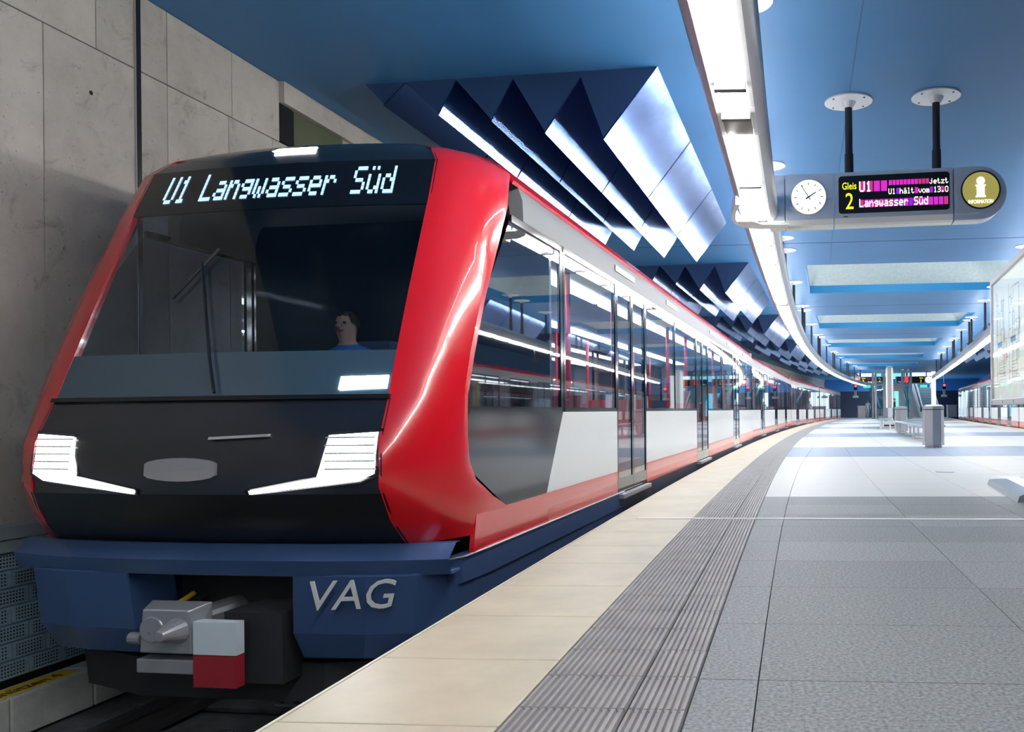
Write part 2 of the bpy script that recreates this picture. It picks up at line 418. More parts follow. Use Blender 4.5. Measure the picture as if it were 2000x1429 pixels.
# paving beyond and beside: joined bands
def joined(mb, a0, a1, y0, y1):
    n = max(1, int((y1 - y0) / 2))
    yy = [y0 + (y1 - y0) * q / n for q in range(n + 1)]
    f = lambda A: (lambda Y: fp(A(Y) if callable(A) else A, Y))
    return ribbon(mb, f(a0), f(a1), -0.03, 0.0, yy)
ra = lambda Y: right_a(Y) - 0.7
def far_paving(y0, y1, m):
    mb = MB()
    cols = AB + [ra]
    for i in range(len(cols) - 1):
        a0 = cols[i]; a1 = cols[i + 1]
        joined(mb, (lambda Y, A=a0: (A(Y) if callable(A) else A) + 0.003), (lambda Y, A=a1: (A(Y) if callable(A) else A) - 0.003), y0 + 0.003, y1 - 0.003)
    mb.build('band_paving', m, FLOOR)['kind'] = 'stuff'
yb = JY[-1]; bands = []
y = yb
while y < 88:
    b = band(y + 0.05); e = y
    while e < 88 and band(e + 0.05) == b: e += 0.05
    far_paving(y, e, ['granite', 'white_stone', 'grey_band'][b]); y = e
mb = MB()
joined(mb, 6.503, ra, JY[0], 8.96)
mb.build('side_paving', 'granite', FLOOR)['kind'] = 'stuff'
mb = MB(); joined(mb, 6.503, ra, 8.98, JY[-1]); mb.build('side_paving', 'white_stone', FLOOR)['kind'] = 'stuff'
mb = MB(); joined(mb, AT, ra, YB, JY[0]); mb.build('back_paving', 'granite', FLOOR)['kind'] = 'stuff'
mb = MB(); joined(mb, ra, lambda Y: right_a(Y), YB, 88); mb.build('edge_paving', 'cream', FLOOR)['kind'] = 'stuff'
mb = MB(); ribbed(mb, -0.827, AM, 14, [-8, 1.07]); ribbed(mb, AM, AT, 8, [-8, 1.07]); mb.build('ribbed_paving', 'tactile', FLOOR)['kind'] = 'stuff'
# thin white line across the platform
mb = MB(); f0 = lambda Y: fp(-0.87, Y)
mb.hexa([(*fp(a, yy)[:2], z) for z in (-0.02, 0.0075) for a, yy in ((-1.30, 7.165), (3.4, 7.06), (3.4, 7.125), (-1.30, 7.20))])
mb.build('white_line', 'line_white', FLOOR)

# ------------------------------------------------------------------ ceiling with skylight coffers
SKY = [20.3 + 10.85 * k for k in range(6)]
SD, SA0, SA1 = 4.9, 0.05, 5.72
mb = MB()
def cq(y0, y1, a0, a1, n=1):
    for q in range(n):
        ya = y0 + (y1 - y0) * q / n; yb2 = y0 + (y1 - y0) * (q + 1) / n
        mb.add([fp(a0, ya, ZC), fp(a1, ya, ZC), fp(a1, yb2, ZC), fp(a0, yb2, ZC)], [(0, 1, 2, 3)])
AL, AR = -7.2, 16.5
prev = YB
for s in SKY:
    for (a0, a1) in ((AL, SA0), (SA0, SA1), (SA1, AR)):
        cq(prev, s, a0, a1, 8 if s == SKY[0] else 3)
    for (a0, a1) in ((AL, SA0), (SA1, AR)): cq(s, s + SD, a0, a1, 3)
    prev = s + SD
cq(prev, 82.0, AL, AR, 2)
cq(82.0, 102, AL, 0.6, 4); cq(82.0, 102, 8.2, AR, 4)
CEIL = mb.build('ceiling', 'ceiling_blue', fix=False); tag(CEIL, kind='structure')
for k_, s in enumerate(SKY):
    lo = [fp(SA0, s), fp(SA1, s), fp(SA1, s + SD), fp(SA0, s + SD)]
    t = 1.45
    hi = [fp(SA0 + t, s + t), fp(SA1 - t, s + t), fp(SA1 - t, s + SD - t), fp(SA0 + t, s + SD - t)]
    z = lambda P, h: [(p[0], p[1], h) for p in P]
    wo = MB().loft([z(lo, ZC), z(lo, ZC + 0.22)], caps=False).build('window_%d' % (k_ + 1), 'lip_blue', None, fix=False)
    tag(wo, kind='structure')
    MB().loft([z(lo, ZC + 0.22), z(hi, ZC + 1.75)], caps=False).build('coffer', 'coffer', wo, fix=False)
    MB().add(z(hi, ZC + 1.75), [(0, 1, 2, 3)]).build('skylight_pane', 'sky_glass', wo, fix=False)
# joints across the ceiling and the long seam
for k in range(7):
    Y = 17.6 + 10.85 * k - 10.85
    q = [fp(-3.6, Y), fp(9, Y), fp(9, Y + 0.03), fp(-3.6, Y + 0.03)]
    MB().hexa([(p[0], p[1], 4.296) for p in q] + [(p[0], p[1], 4.31) for p in q]).build('trim_%d' % (k + 1), 'gable_blue')['kind'] = 'structure'
ribbon(MB(), lambda Y: fp(0.62, Y), lambda Y: fp(0.628, Y), 4.297, 4.31, [4, 8, 12, 16, 20]).build('trim_8', 'seam_blue')['kind'] = 'structure'

# ------------------------------------------------------------------ walls
def wall_mesh(fx, ys, z0, z1, th, name, m):
    mb = MB(); rings = []
    for Y in ys:
        x = fx(Y); rings.append([(x, Y, z0), (x + th, Y, z0), (x + th, Y, z1), (x, Y, z1)])
    mb.loft(rings); o = mb.build(name, m); tag(o, kind='structure'); return o
WALL = wall_mesh(lambda Y: wall_x(Y) - 0.03, [p[0] for p in WX], -1.3, 4.32, -0.25, 'wall_left', 'concrete_dark')
def wall_panel(y0, y1, z0, z1, g=0.004, th=0.045, out=0.0):
    p = [(wall_x(yy) + o_, yy) for yy, o_ in ((y0 + g, -th), (y0 + g, out), (y1 - g, out), (y1 - g, -th))]
    return MB().hexa([(a, b, z0 + g) for a, b in p] + [(a, b, z1 - g) for a, b in p]).build('concrete_panel', 'concrete', WALL, bevel=0.004)
low = [-13, -9, -5, -2, 1, 2.6, 3.8, 4.9, 6.02, 6.84]
for i in range(len(low) - 1): wall_panel(low[i], low[i + 1], -1.2, 3.68)
hi_ = [-13, -9, -5, -2, 1, 3.0, 4.7, 5.7, 6.47, 6.84]
for i in range(len(hi_) - 1): wall_panel(hi_[i], hi_[i + 1], 3.68, ZC)
lo2 = [6.90, 7.19, 7.95, 8.6, 9.9, 11.2] + list(np.arange(13, 101, 2.5))
for i in range(len(lo2) - 1): wall_panel(lo2[i], lo2[i + 1], -1.2, 3.68)
hi2 = [6.90, 7.19, 8.0, 8.72]
for i in range(len(hi2) - 1): wall_panel(hi2[i], hi2[i + 1], 3.68, ZC)
for a_, b_ in ((9.9, 11.2), (11.2, 13)): wall_panel(a_, b_, 3.68, 4.08)
for a_ in np.arange(13, 100, 2.5): wall_panel(a_, a_ + 2.5, 3.68, 4.08)
# top beam with a soffit, niche and green panel
b = MB(); rings = []
for Y in [8.72] + list(np.arange(10, 100.1, 3)):
    x = wall_x(Y); rings.append([(x - 0.1, Y, 4.08), (x + 0.05, Y, 4.08), (x + 0.05, Y, 4.31), (x - 0.1, Y, 4.31)])
b.loft(rings).build('wall_beam', 'concrete', WALL)
x = wall_x(8.8); MB().hexa([(x - 0.03, 8.72, 3.69), (x - 0.005, 8.72, 3.69), (wall_x(8.95) - 0.005, 8.95, 3.69), (wall_x(8.95) - 0.03, 8.95, 3.69), (x - 0.03, 8.72, 4.08), (x - 0.005, 8.72, 4.08), (wall_x(8.95) - 0.005, 8.95, 4.08), (wall_x(8.95) - 0.03, 8.95, 4.08)]).build('wall_niche', 'black', WALL)
MB().hexa([(wall_x(yy) + o_, yy, zz) for zz in (3.69, 4.07) for yy, o_ in ((8.96, -0.03), (8.96, 0.004), (9.89, 0.004), (9.89, -0.03))]).build('green_panel', 'niche_green', WALL)
# dark expansion joint profile with a bright edge
MB().box(wall_x(6.87) - 0.03, wall_x(6.87) + 0.012, 6.845, 6.895, -1.2, ZC).build('joint_cover', 'black', WALL)
MB().box(wall_x(6.84) - 0.02, wall_x(6.84) + 0.014, 6.832, 6.840, -1.2, ZC).build('joint_edge', 'alu_warm', WALL)
# cone-shaped tie holes
for yy, zz in ((6.42, 3.33), (5.9, 3.95), (8.4, 3.2)):
    MB().cyl((wall_x(yy) - 0.02, yy, zz), (wall_x(yy) + 0.003, yy, zz), 0.017, n=12).build('tie_hole', 'black', WALL)
RW = wall_mesh(rwall_x, [YB, 0, 20, 40, 60, 80, 102], -1.3, 4.32, 0.25, 'wall_right', 'end_blue')
BW = MB().box(-9, 14, YB - 0.3, YB, -1.3, 4.35).build('wall_back', 'ceiling_blue'); tag(BW, kind='structure')
# far end wall: blue upper band, dark tunnel portals, open stair hall between
mb = MB()
xl = wall_x(100) - 1; xr = rwall_x(100) + 1
mb.box(xl, xr, 100.0, 100.4, 2.95, 4.35)
EW = mb.build('wall_end', 'end_blue'); tag(EW, kind='structure')
MB().box(xl, 20.3, 100.05, 100.4, -1.3, 2.95).build('tunnel_portal', 'navy_wall', EW)
MB().box(27.6, xr, 100.05, 100.4, -1.3, 2.95).build('tunnel_portal', 'navy_wall', EW)

# sound-absorbing block wall at the track: blocks in running bond with a capping
ABS = MB(); OFFB = 0.16
rings = []
for Y in (-2, 4, 10, 16, 24): rings.append([(wall_x(Y), Y, -0.80), (wall_x(Y) + OFFB - 0.02, Y, -0.80), (wall_x(Y) + OFFB - 0.02, Y, 0.02), (wall_x(Y), Y, 0.02)])
ABS.loft(rings); ABO = ABS.build('block_wall', 'block_rim')
tag(ABO, 'low blue-grey wall of perforated sound-absorbing blocks beside the left track', 'block wall')
bl, bh = 0.25, 0.118
def block_mesh():
    m_ = MB()
    m_.box(-0.02, 0.012, 0.006, bl - 0.006, 0.006, bh - 0.006, 0)
    m_.box(0.0, 0.0135, 0.028, bl - 0.028, 0.020, bh - 0.020, 1)
    return m_
src = None
for r in range(7):
    yy = 2.2 + (0.5 * bl if r % 2 else 0)
    while yy < 11.5:
        ang = -math.atan((wall_x(yy + bl) - wall_x(yy)) / bl)
        loc = (wall_x(yy) + OFFB - 0.015, yy, -0.80 + r * bh)
        if src is None:
            src = block_mesh().build('perforated_block', ['block_rim', 'block'], ABO); src.location = loc; src.rotation_euler = (0, 0, ang)
        else: instance(src, 'perforated_block', loc, ang, ABO)
        yy += bl
for (z0, z1, o_) in ((0.03, 0.10, 0.19), (0.108, 0.19, 0.16)):
    rings = []
    for Y in (-2, 4, 10, 16, 24): rings.append([(wall_x(Y) + 0.01, Y, z0), (wall_x(Y) + o_, Y, z0), (wall_x(Y) + o_, Y, z1), (wall_x(Y) + 0.01, Y, z1)])
    MB().loft(rings).build('capping', 'cap_strip', ABO)
# cable trough of concrete blocks with a yellow notice strip
tr = thing('cable_trough', 'row of pale concrete cable trough blocks along the left track wall', 'cable trough', (wall_x(5), 5, -1.1))
yy = 3.2
while yy < 12:
    L = 0.42 if yy < 5.2 else 0.62
    q = [(wall_x(Y) + o_ - wall_x(5), Y - 5) for Y, o_ in ((yy + 0.006, 0.17), (yy + 0.006, 0.40), (yy + L - 0.006, 0.40), (yy + L - 0.006, 0.17))]
    MB().hexa([(a_, b_, 0.0) for a_, b_ in q] + [(a_, b_, 0.26) for a_, b_ in q]).build('trough_block', 'concrete_pale', tr, bevel=0.01)
    yy += L
q = [(wall_x(Y) + o_ - wall_x(5), Y - 5) for Y, o_ in ((4.2, 0.21), (4.2, 0.36), (5.85, 0.36), (5.85, 0.21))]
MB().hexa([(a_, b_, 0.258) for a_, b_ in q] + [(a_, b_, 0.264) for a_, b_ in q]).build('notice_strip', 'yellow', tr)
ntx = text('notice_lettering', 'Gleis nicht benützen 4', 0.125, 'black', tr, (wall_x(5.78) + 0.335 - wall_x(5), 0.76, 0.266), (0, 0, math.radians(90) - math.atan(0.127)), 'RIGHT', 0.001)

# ------------------------------------------------------------------ track bed and rails
TH = math.atan(0.145)
def tc(Y): return -3.525 + 0.145 * Y + (0.0012 * max(0, Y - 15) ** 2 if Y < 40 else 0.0012 * 625 + 0.06 * (Y - 40))
mb = MB(); rings = []
for Y in [YB] + list(np.arange(-8, 101, 6)):
    rings.append([(wall_x(Y) - 0.05, Y, -1.3), (lat(EDGE, Y) + 0.1, Y, -1.3), (lat(EDGE, Y) + 0.1, Y, -1.12), (wall_x(Y) - 0.05, Y, -1.12)])
mb.loft(rings); TB = mb.build('floor_track', 'concrete_dark'); tag(TB, kind='structure')
mb = MB(); rings = []
for Y in [YB] + list(np.arange(-8, 101, 6)):
    rings.append([(lat(right_a(Y), Y) - 0.1, Y, -1.3), (rwall_x(Y) + 0.1, Y, -1.3), (rwall_x(Y) + 0.1, Y, -1.12), (lat(right_a(Y), Y) - 0.1, Y, -1.12)])
mb.loft(rings); TB2 = mb.build('floor_track_right', 'concrete_dark'); tag(TB2, kind='structure')
rail_prof = [(-0.07, 0), (0.07, 0), (0.07, 0.012), (0.012, 0.03), (0.012, 0.11), (0.036, 0.12), (0.036, 0.155), (-0.036, 0.155), (-0.036, 0.12), (-0.012, 0.11), (-0.012, 0.03), (-0.07, 0.012)]
for sgn, lab in ((1, 'steel running rail nearer the platform edge, under the red train'), (-1, 'steel running rail nearer the concrete wall, under the red train')):
    rings = []
    for Y in [-8, -2, 4, 10, 16, 22, 28]:
        cx = tc(Y) + sgn * 0.7525
        rings.append([(cx + p[0], Y, -1.08 + p[1]) for p in rail_prof])
    tag(MB().loft(rings).build('running_rail', 'rail_metal'), lab, 'rail', 'running rails of the left track')
slp = None
for k in range(9):
    Y = 3.2 + 0.66 * k
    if slp is None:
        slp = thing('sleeper', 'dark sleeper with pale metal clip plates under the red train', 'sleeper', (tc(Y), Y, -1.115), -TH, 'sleepers of the left track')
        MB().box(-1.25, 1.25, -0.12, 0.12, 0, 0.034).build('beam', 'concrete_dark', slp, bevel=0.01)
        for xx in (-0.95, -0.12, 0.95):
            pl = MB().box(xx - 0.10, xx + 0.10, -0.06, 0.06, 0.034, 0.05).build('clip_plate', 'alu', slp)
            MB().tube([(xx - 0.05, -0.05, 0.06), (xx - 0.05, 0.0, 0.09), (xx, 0.05, 0.075), (xx + 0.05, 0.0, 0.09), (xx + 0.05, -0.05, 0.06)], 0.012, 6).build('spring_clip', 'rail_metal', pl)
    else:
        c = copy_tree(slp); c.location = (tc(Y), Y, -1.115)

# ------------------------------------------------------------------ reflector groups on the ceiling
TEETH = [((0.0, 4.30), (-0.55, 3.61), (-0.78, 4.24)), ((-0.78, 4.24), (-1.15, 3.70), (-1.48, 4.26)), ((-1.48, 4.26), (-1.71, 3.85), (-2.08, 4.28)),
         ((-2.08, 4.28), (-2.27, 3.94), (-2.62, 4.29)), ((-2.62, 4.29), (-2.86, 4.07), (-3.05, 4.30))]
RG = [(8.44, 15.5, -1.30), (19.67, 26.7, -1.24), (30.5, 37.4, -1.21), (41.4, 48.2, -1.05), (52.2, 59.0, -0.9), (63, 70, -0.8)]
ORD = ['nearest', 'second', 'third', 'fourth', 'fifth', 'sixth']
def reflector(y0, y1, a0, label, group, mirror=1, xf=None):
    x0 = xf(y0) if xf else lat(a0, y0); x1 = xf(y1) if xf else lat(a0, y1)
    L = math.hypot(x1 - x0, y1 - y0); rz = -math.atan2(x1 - x0, y1 - y0)
    t = thing('sound_reflector', label, 'reflector', (x0, y0, 0), rz, group)
    for (A, Bp, Cc) in TEETH:
        g = MB(); up = 0.012
        body = [(A[0] * mirror, A[1] + up), (Bp[0] * mirror, Bp[1] + up * 1.5), (Cc[0] * mirror, Cc[1] + up)]
        top = [(Cc[0] * mirror, 4.299), (A[0] * mirror, 4.299)]
        poly = [(p[0], 0.0, min(p[1], 4.299)) for p in body + top]
        tooth = g.prism(poly, (0, L, 0)).build('fin', 'gable_blue', t)
        nx, nz = (A[1] - Bp[1]), -(A[0] - Bp[0]); n_ = math.hypot(nx, nz); nx /= n_; nz /= n_
        for q in range(3):
            s0 = L * q / 3 + (0.0 if q == 0 else 0.02); s1 = L * (q + 1) / 3 - (0.0 if q == 2 else 0.02)
            e = 0.006
            P = [(A[0] * mirror, A[1]), (Bp[0] * mirror, Bp[1])]
            d = (nx * e * mirror, nz * e)
            ring = lambda yy: [(P[0][0], yy, P[0][1]), (P[1][0], yy, P[1][1]), (P[1][0] + d[0], yy, P[1][1] + d[1]), (P[0][0] + d[0], yy, P[0][1] + d[1])]
            pn = MB().loft([ring(s0 - (0.004 if q == 0 else 0)), ring(s1)]).build('reflector_panel', 'perforated', tooth)
    return t
for k, (y0, y1, a0) in enumerate(RG):
    reflector(y0, y1, a0, 'folded blue and mirror-metal ceiling reflector above the left track, %s from the camera' % ORD[k], 'folded ceiling reflectors over the left track')
for k, (y0, y1) in enumerate(((23.5, 30.5), (34.5, 41.0), (45, 52))):
    reflector(y0, y1, 0, 'folded mirror-metal ceiling reflector above the right track, %s from the camera' % ORD[k], 'folded ceiling reflectors over the right track', -1, lambda Y: strip_right_x(Y) + 0.9)

# ------------------------------------------------------------------ luminaire strips
half = [(0.105, 2.968), (0.135, 2.968), (0.185, 3.005), (0.212, 3.065), (0.207, 3.14), (0.165, 3.205), (0.09, 3.245), (0.0, 3.255)]
prof_s = [(-x, z) for x, z in half] + [(x, z) for x, z in reversed(half[:-1])]
inner_s = [(x * 0.94 if abs(x) > 0.11 else x, z + 0.012 if z < 3.1 else z - 0.012) for x, z in reversed(prof_s)]
def light_strip(fx, y0, y1, label, hang, wide, up=1):
    t = thing('light_strip', label, 'ceiling light', (fx(y0), y0, 2.95), 0, 'long aluminium light strips')
    off = (fx(y0), y0, 2.95)
    cuts = sorted(set([y0, y1] + [w for w in wide if y0 < w < y1]))
    Y = y0; module = 1.40; shell_cuts = [y0]
    # luminous modules between thin cross bars; a wide grey blank every sixth
    k = 0
    while Y < y1 - 0.1:
        nw = [w for w in wide if abs(w - Y) < 0.03]
        if nw:
            e = Y + 0.42; shell_cuts += [Y - 0.12, e + 0.05]
            MB().hexa([(fx(q) + s_ * 0.101, q, z) for z in (2.955, 3.05) for q, s_ in ((Y + 0.01, -1), (Y + 0.01, 1), (e - 0.01, 1), (e - 0.01, -1))]).build('blank_cover', 'cover_grey', t, off=off)
            Y = e; continue
        nxt = [w for w in wide if w > Y + 0.05]
        e = min(Y + module, y1, (nxt[0] if nxt else 1e9))
        if nxt and nxt[0] - e < 0.5: e = nxt[0]
        d = MB().hexa([(fx(q) + s_ * 0.094, q, z) for z in (2.95, 3.05) for q, s_ in ((Y + 0.025, -1), (Y + 0.025, 1), (e - 0.025, 1), (e - 0.025, -1))]).build('diffuser', 'lamp', t, off=off)
        for sd in (-1, 1):
            MB().hexa([(fx(q) + sd * s_, q, z) for z in (2.930, 2.95) for q, s_ in ((Y + 0.03, 0.074), (Y + 0.03, 0.078), (e - 0.03, 0.078), (e - 0.03, 0.074))]).build('added_side_lens', 'added_lens' if sd < 0 else 'lamp', d, off=off)  # added emitters below the diffuser edges, to throw light sideways
        MB().hexa([(fx(q) + s_ * 0.101, q, z) for z in (2.922, 3.05) for q, s_ in ((e - 0.03, -1), (e - 0.03, 1), (e + 0.03, 1), (e + 0.03, -1))]).build('cross_bar', 'bar_grey', t, off=off)
        Y = e; k += 1
    shell_cuts = sorted(set(shell_cuts + [y1]))
    full = []
    for i in range(len(shell_cuts) - 1):
        a_, b_ = shell_cuts[i] + 0.003, shell_cuts[i + 1] - 0.003
        n = max(1, int((b_ - a_) / 1.5)); rings = []
        for q in range(n + 1):
            yy = a_ + (b_ - a_) * q / n
            rings.append([(fx(yy) + x, yy, z) for x, z in prof_s + inner_s])
        MB().loft(rings).build('shell', 'shell_metal', t, smooth=True, off=off, autosm=True)
    n = int((y1 - y0) / 2.4)
    for q in range(n):       # added emitters, hidden on the housing top, to brighten ceiling and wall on the track side
        a_, b_ = y0 + (y1 - y0) * q / n + 0.15, y0 + (y1 - y0) * (q + 1) / n - 0.15
        MB().hexa([(fx(yy) + sx_, yy, z_) for sx_, z_, yy in ((-0.155 * up, 3.222, a_), (-0.09 * up, 3.25, a_), (-0.09 * up, 3.25, b_), (-0.155 * up, 3.222, b_), (-0.16 * up, 3.232, a_), (-0.092 * up, 3.262, a_), (-0.092 * up, 3.262, b_), (-0.16 * up, 3.232, b_))]).build('added_uplight', 'added_uplight', t, off=off)
    for yy in hang:
        cx = fx(yy)
        p = MB().cyl((cx, yy, 3.24), (cx, yy, 4.25), 0.038, n=12).cyl((cx, yy, 3.24), (cx, yy, 3.45), 0.052, n=12).build('hanger_pole', 'dark_metal', t, smooth=True, off=off, autosm=True)
        MB().cyl((cx, yy, 4.285), (cx, yy, 4.30), 0.24, n=28).cyl((cx, yy, 4.22), (cx, yy, 4.287), 0.05, 0.08, n=12).build('ceiling_disc', 'alu_pale', p, off=off)
    return t
hang = [1.1, 5.9, 7.1, 11.9, 16.9, 18.2, 22.8, 28.0, 29.2, 34.0, 38.8, 40.0, 45.0, 50, 51.2, 56, 61, 62.2, 67, 72]
light_strip(strip_x, -9.0, 76.0, 'long curving light strip hanging over the left platform side, above the red train side', hang, [-4.8, 5.97, 16.6, 27.6, 38.4, 49.3, 60.2, 71])
hang_r = [18, 22.8, 24, 27, 32, 33, 37, 41.5, 42.5, 47, 52, 53, 58]
light_strip(strip_right_x, 11.0, 60.0, 'long light strip hanging over the right platform side, behind the map board', hang_r, [16.6, 27.6, 38.4, 49.3, 60.2], -1)
# ------------------------------------------------------------------ hanging sign with clock, display and information disc
SX0, SY0 = 1.50, 9.346
SRZ = -math.atan(0.14)
SG = thing('hanging_sign', 'grey hanging platform sign with clock, destination display and yellow information disc', 'sign', (SX0, SY0, 2.91), SRZ)
def zz_(z): return z - 2.91
def sign_module(x0, x1, name):
    # body with rounded lower edges
    prof = [(0.0, 0.57), (0.0, 0.075), (0.03, 0.02), (0.06, 0.0), (0.20, 0.0), (0.24, 0.04), (0.24, 0.57)]
    return MB().loft([[(x0, y_, z_) for y_, z_ in prof], [(x1, y_, z_) for y_, z_ in prof]])
m1 = sign_module(-0.529, -0.006, 'm').build('clock_housing', 'sign_grey', SG, bevel=0.004)
m0 = sign_module(-0.70, -0.537, 'm').build('end_housing', 'sign_grey', SG, bevel=0.004)
m2 = sign_module(0.006, 1.262, 'm').build('display_housing', 'sign_grey', SG, bevel=0.004)
# pale underside strips
for a_, b_ in ((-0.70, -0.537), (-0.529, -0.006), (0.006, 1.262), (1.274, 1.54)):
    MB().loft([[(x, y_, z_) for y_, z_ in ((-0.004, 0.072), (0.028, 0.014), (0.058, -0.005), (0.20, -0.005), (0.20, 0.01), (0.06, 0.012), (0.034, 0.028), (0.004, 0.078))] for x in (a_, b_)]).build('underside_strip', 'sign_white', SG)
# rounded right end
end = [(1.274, 0.57), (1.274, 0.0)]
end += [(1.53 + 0.285 * math.sin(math.radians(a)), 0.285 - 0.285 * math.cos(math.radians(a))) for a in range(0, 181, 12)]
EN = MB().prism([(x, 0.0, z) for x, z in end], (0, 0.24, 0)).build('information_housing', 'sign_grey', SG, bevel=0.006)
# hook-shaped band carrying the light strip on the left
pth = [(0.40, 8.35), (0.375, 8.7), (0.385, 9.0), (0.43, 9.22), (0.52, 9.38), (0.66, 9.47), (0.82, 9.47), (1.0, 9.45)]
ca, sa = math.cos(-SRZ), math.sin(-SRZ)
def to_local(X, Y):
    dx, dy = X - SX0, Y - SY0
    return (dx * ca - dy * sa, dx * sa + dy * ca)
rings = []
for i, (X, Y) in enumerate(pth):
    xa, ya = pth[max(0, i - 1)]; xb, yb_ = pth[min(len(pth) - 1, i + 1)]
    d = Vector((xb - xa, yb_ - ya)).normalized(); nrm = Vector((d.y, -d.x)) * 0.022
    h0 = 0.06 if i < 5 else 0.0
    o_ = 0.10 if i == 0 else (0.13 if i < 4 else 0.075)
    rings.append([(*to_local(X + nrm.x, Y + nrm.y), -0.005), (*to_local(X + nrm.x, Y + nrm.y), o_), (*to_local(X - nrm.x, Y - nrm.y), o_), (*to_local(X - nrm.x, Y - nrm.y), -0.005)])
MB().loft(rings).build('strip_bracket', 'sign_white', SG, smooth=True, autosm=True)
tray = [(0.43, 9.1), (0.47, 9.28), (0.56, 9.40), (0.68, 9.45), (1.0, 9.43), (1.0, 9.28), (0.7, 9.25), (0.6, 9.1)]
MB().prism([(*to_local(X, Y), -0.004) for X, Y in tray], (0, 0, 0.02)).build('bracket_plate', 'sign_white', SG)
# clock
ck = (-0.275, zz_(3.227))
cf = MB().cyl((ck[0], -0.012, ck[1]), (ck[0], 0.01, ck[1]), 0.188, n=48).build('clock_face', 'clock_face', SG)
MB().loft([[(ck[0] + r * math.cos(a), y_, ck[1] + r * math.sin(a)) for r, y_ in ((0.188, 0.0), (0.188, -0.016), (0.197, -0.016), (0.197, 0.0))] for a in [2 * math.pi * i / 48 for i in range(49)]], caps=False).build('clock_rim', 'alu', SG)
for k in range(12):
    a = math.radians(90 - 30 * k); r0, r1 = 0.128, 0.160; w = 0.004
    dx, dz = math.cos(a), math.sin(a)
    q = [(ck[0] + dx * r - dz * w * s_, -0.0125, ck[1] + dz * r + dx * w * s_) for r, s_ in ((r0, -1), (r1, -1), (r1, 1), (r0, 1))]
    MB().prism(q, (0, -0.002, 0)).build('hour_mark', 'black', cf)
for ang, L, w, nm in ((57.5, 0.095, 0.008, 'hour_hand'), (-32, 0.148, 0.005, 'minute_hand')):
    a = math.radians(90 - ang); dx, dz = math.cos(a), math.sin(a)
    q = [(ck[0] + dx * r - dz * w_ * s_, -0.016, ck[1] + dz * r + dx * w_ * s_) for r, s_, w_ in ((-0.035, -1, w), (L, -1, w * 0.6), (L, 1, w * 0.6), (-0.035, 1, w))]
    MB().prism(q, (0, -0.003, 0)).build(nm, 'black', cf)
# display
def rrect(x0, x1, z0, z1, r, y, n=5):
    P = []
    for cx, cz, a0 in ((x1 - r, z0 + r, -90), (x1 - r, z1 - r, 0), (x0 + r, z1 - r, 90), (x0 + r, z0 + r, 180)):
        for i in range(n + 1):
            a = math.radians(a0 + 90 * i / n); P.append((cx + r * math.cos(a), y, cz + r * math.sin(a)))
    return P
scr = MB().prism(rrect(0.05, 1.225, zz_(3.03), zz_(3.437), 0.035, 0.005), (0, -0.014, 0)).build('display_screen', 'black', SG)
yl = -0.0115
def dx_(zx): return (zx - 555) / 722 + 0.054
text('gleis_lettering', 'Gleis', 0.108, 'led_yellow', scr, (dx_(578), yl, zz_(3.292)), sx=0.72)
text('track_number', '2', 0.25, 'led_yellow', scr, (dx_(601), yl, zz_(3.078)), sx=0.78)
def led(name, s_, h_, zx0, zx1, zb, cells, m='led_white'):
    cl, w = pixels(s_); x0 = dx_(zx0); px = (dx_(zx1) - x0) / w; pz_ = h_ / 7
    mb = MB()
    for c, r in cl: mb.box(x0 + c * px, x0 + (c + 1.02) * px, yl - 0.003, yl, zz_(zb) + r * pz_, zz_(zb) + (r + 1.02) * pz_)
    o = mb.build(name, m, scr); o['kind'] = 'stuff'; return o
led('line_lettering', 'U1', 0.112, 712, 806, 3.258, 0)
led('due_lettering', 'jetzt', 0.058, 1250, 1390, 3.312, 0)
led('notice_lettering', 'U1 hält vom 13.0', 0.062, 937, 1390, 3.219, 0)
led('destination_lettering', 'Langwasser Süd', 0.088, 712, 1238, 3.093, 0)
def cells(zx0, zx1, n, z0, z1, pal):
    w = (zx1 - zx0) / n
    for m_ in sorted(set(pal)):
        mb = MB()
        for i in range(n):
            if pal[i % len(pal)] == m_: mb.box(dx_(zx0 + i * w + w * 0.08), dx_(zx0 + (i + 1) * w - w * 0.08), yl + 0.0015, yl + 0.0035, zz_(z0), zz_(z1))
        mb.build('led_cells', m_, scr)['kind'] = 'stuff'
cells(712, 930, 4, 3.258, 3.372, ['led_rose', 'led_rose', 'led_magenta', 'led_magenta'])
cells(938, 1248, 11, 3.318, 3.372, ['led_magenta'] * 8 + ['led_rose'] * 3)
cells(937, 1392, 16, 3.219, 3.283, ['black', 'black', 'led_violet', 'black', 'black', 'black', 'black', 'led_magenta', 'black', 'black', 'black', 'led_violet', 'black', 'black', 'led_rose', 'black'])
cells(712, 1392, 18, 3.088, 3.172, ['led_rose', 'led_magenta', 'led_magenta', 'led_rose', 'led_magenta', 'led_magenta', 'led_rose', 'led_violet', 'led_violet', 'led_magenta', 'led_violet', 'led_rose', 'led_magenta', 'led_magenta', 'led_magenta', 'led_magenta', 'led_magenta', 'led_rose'])
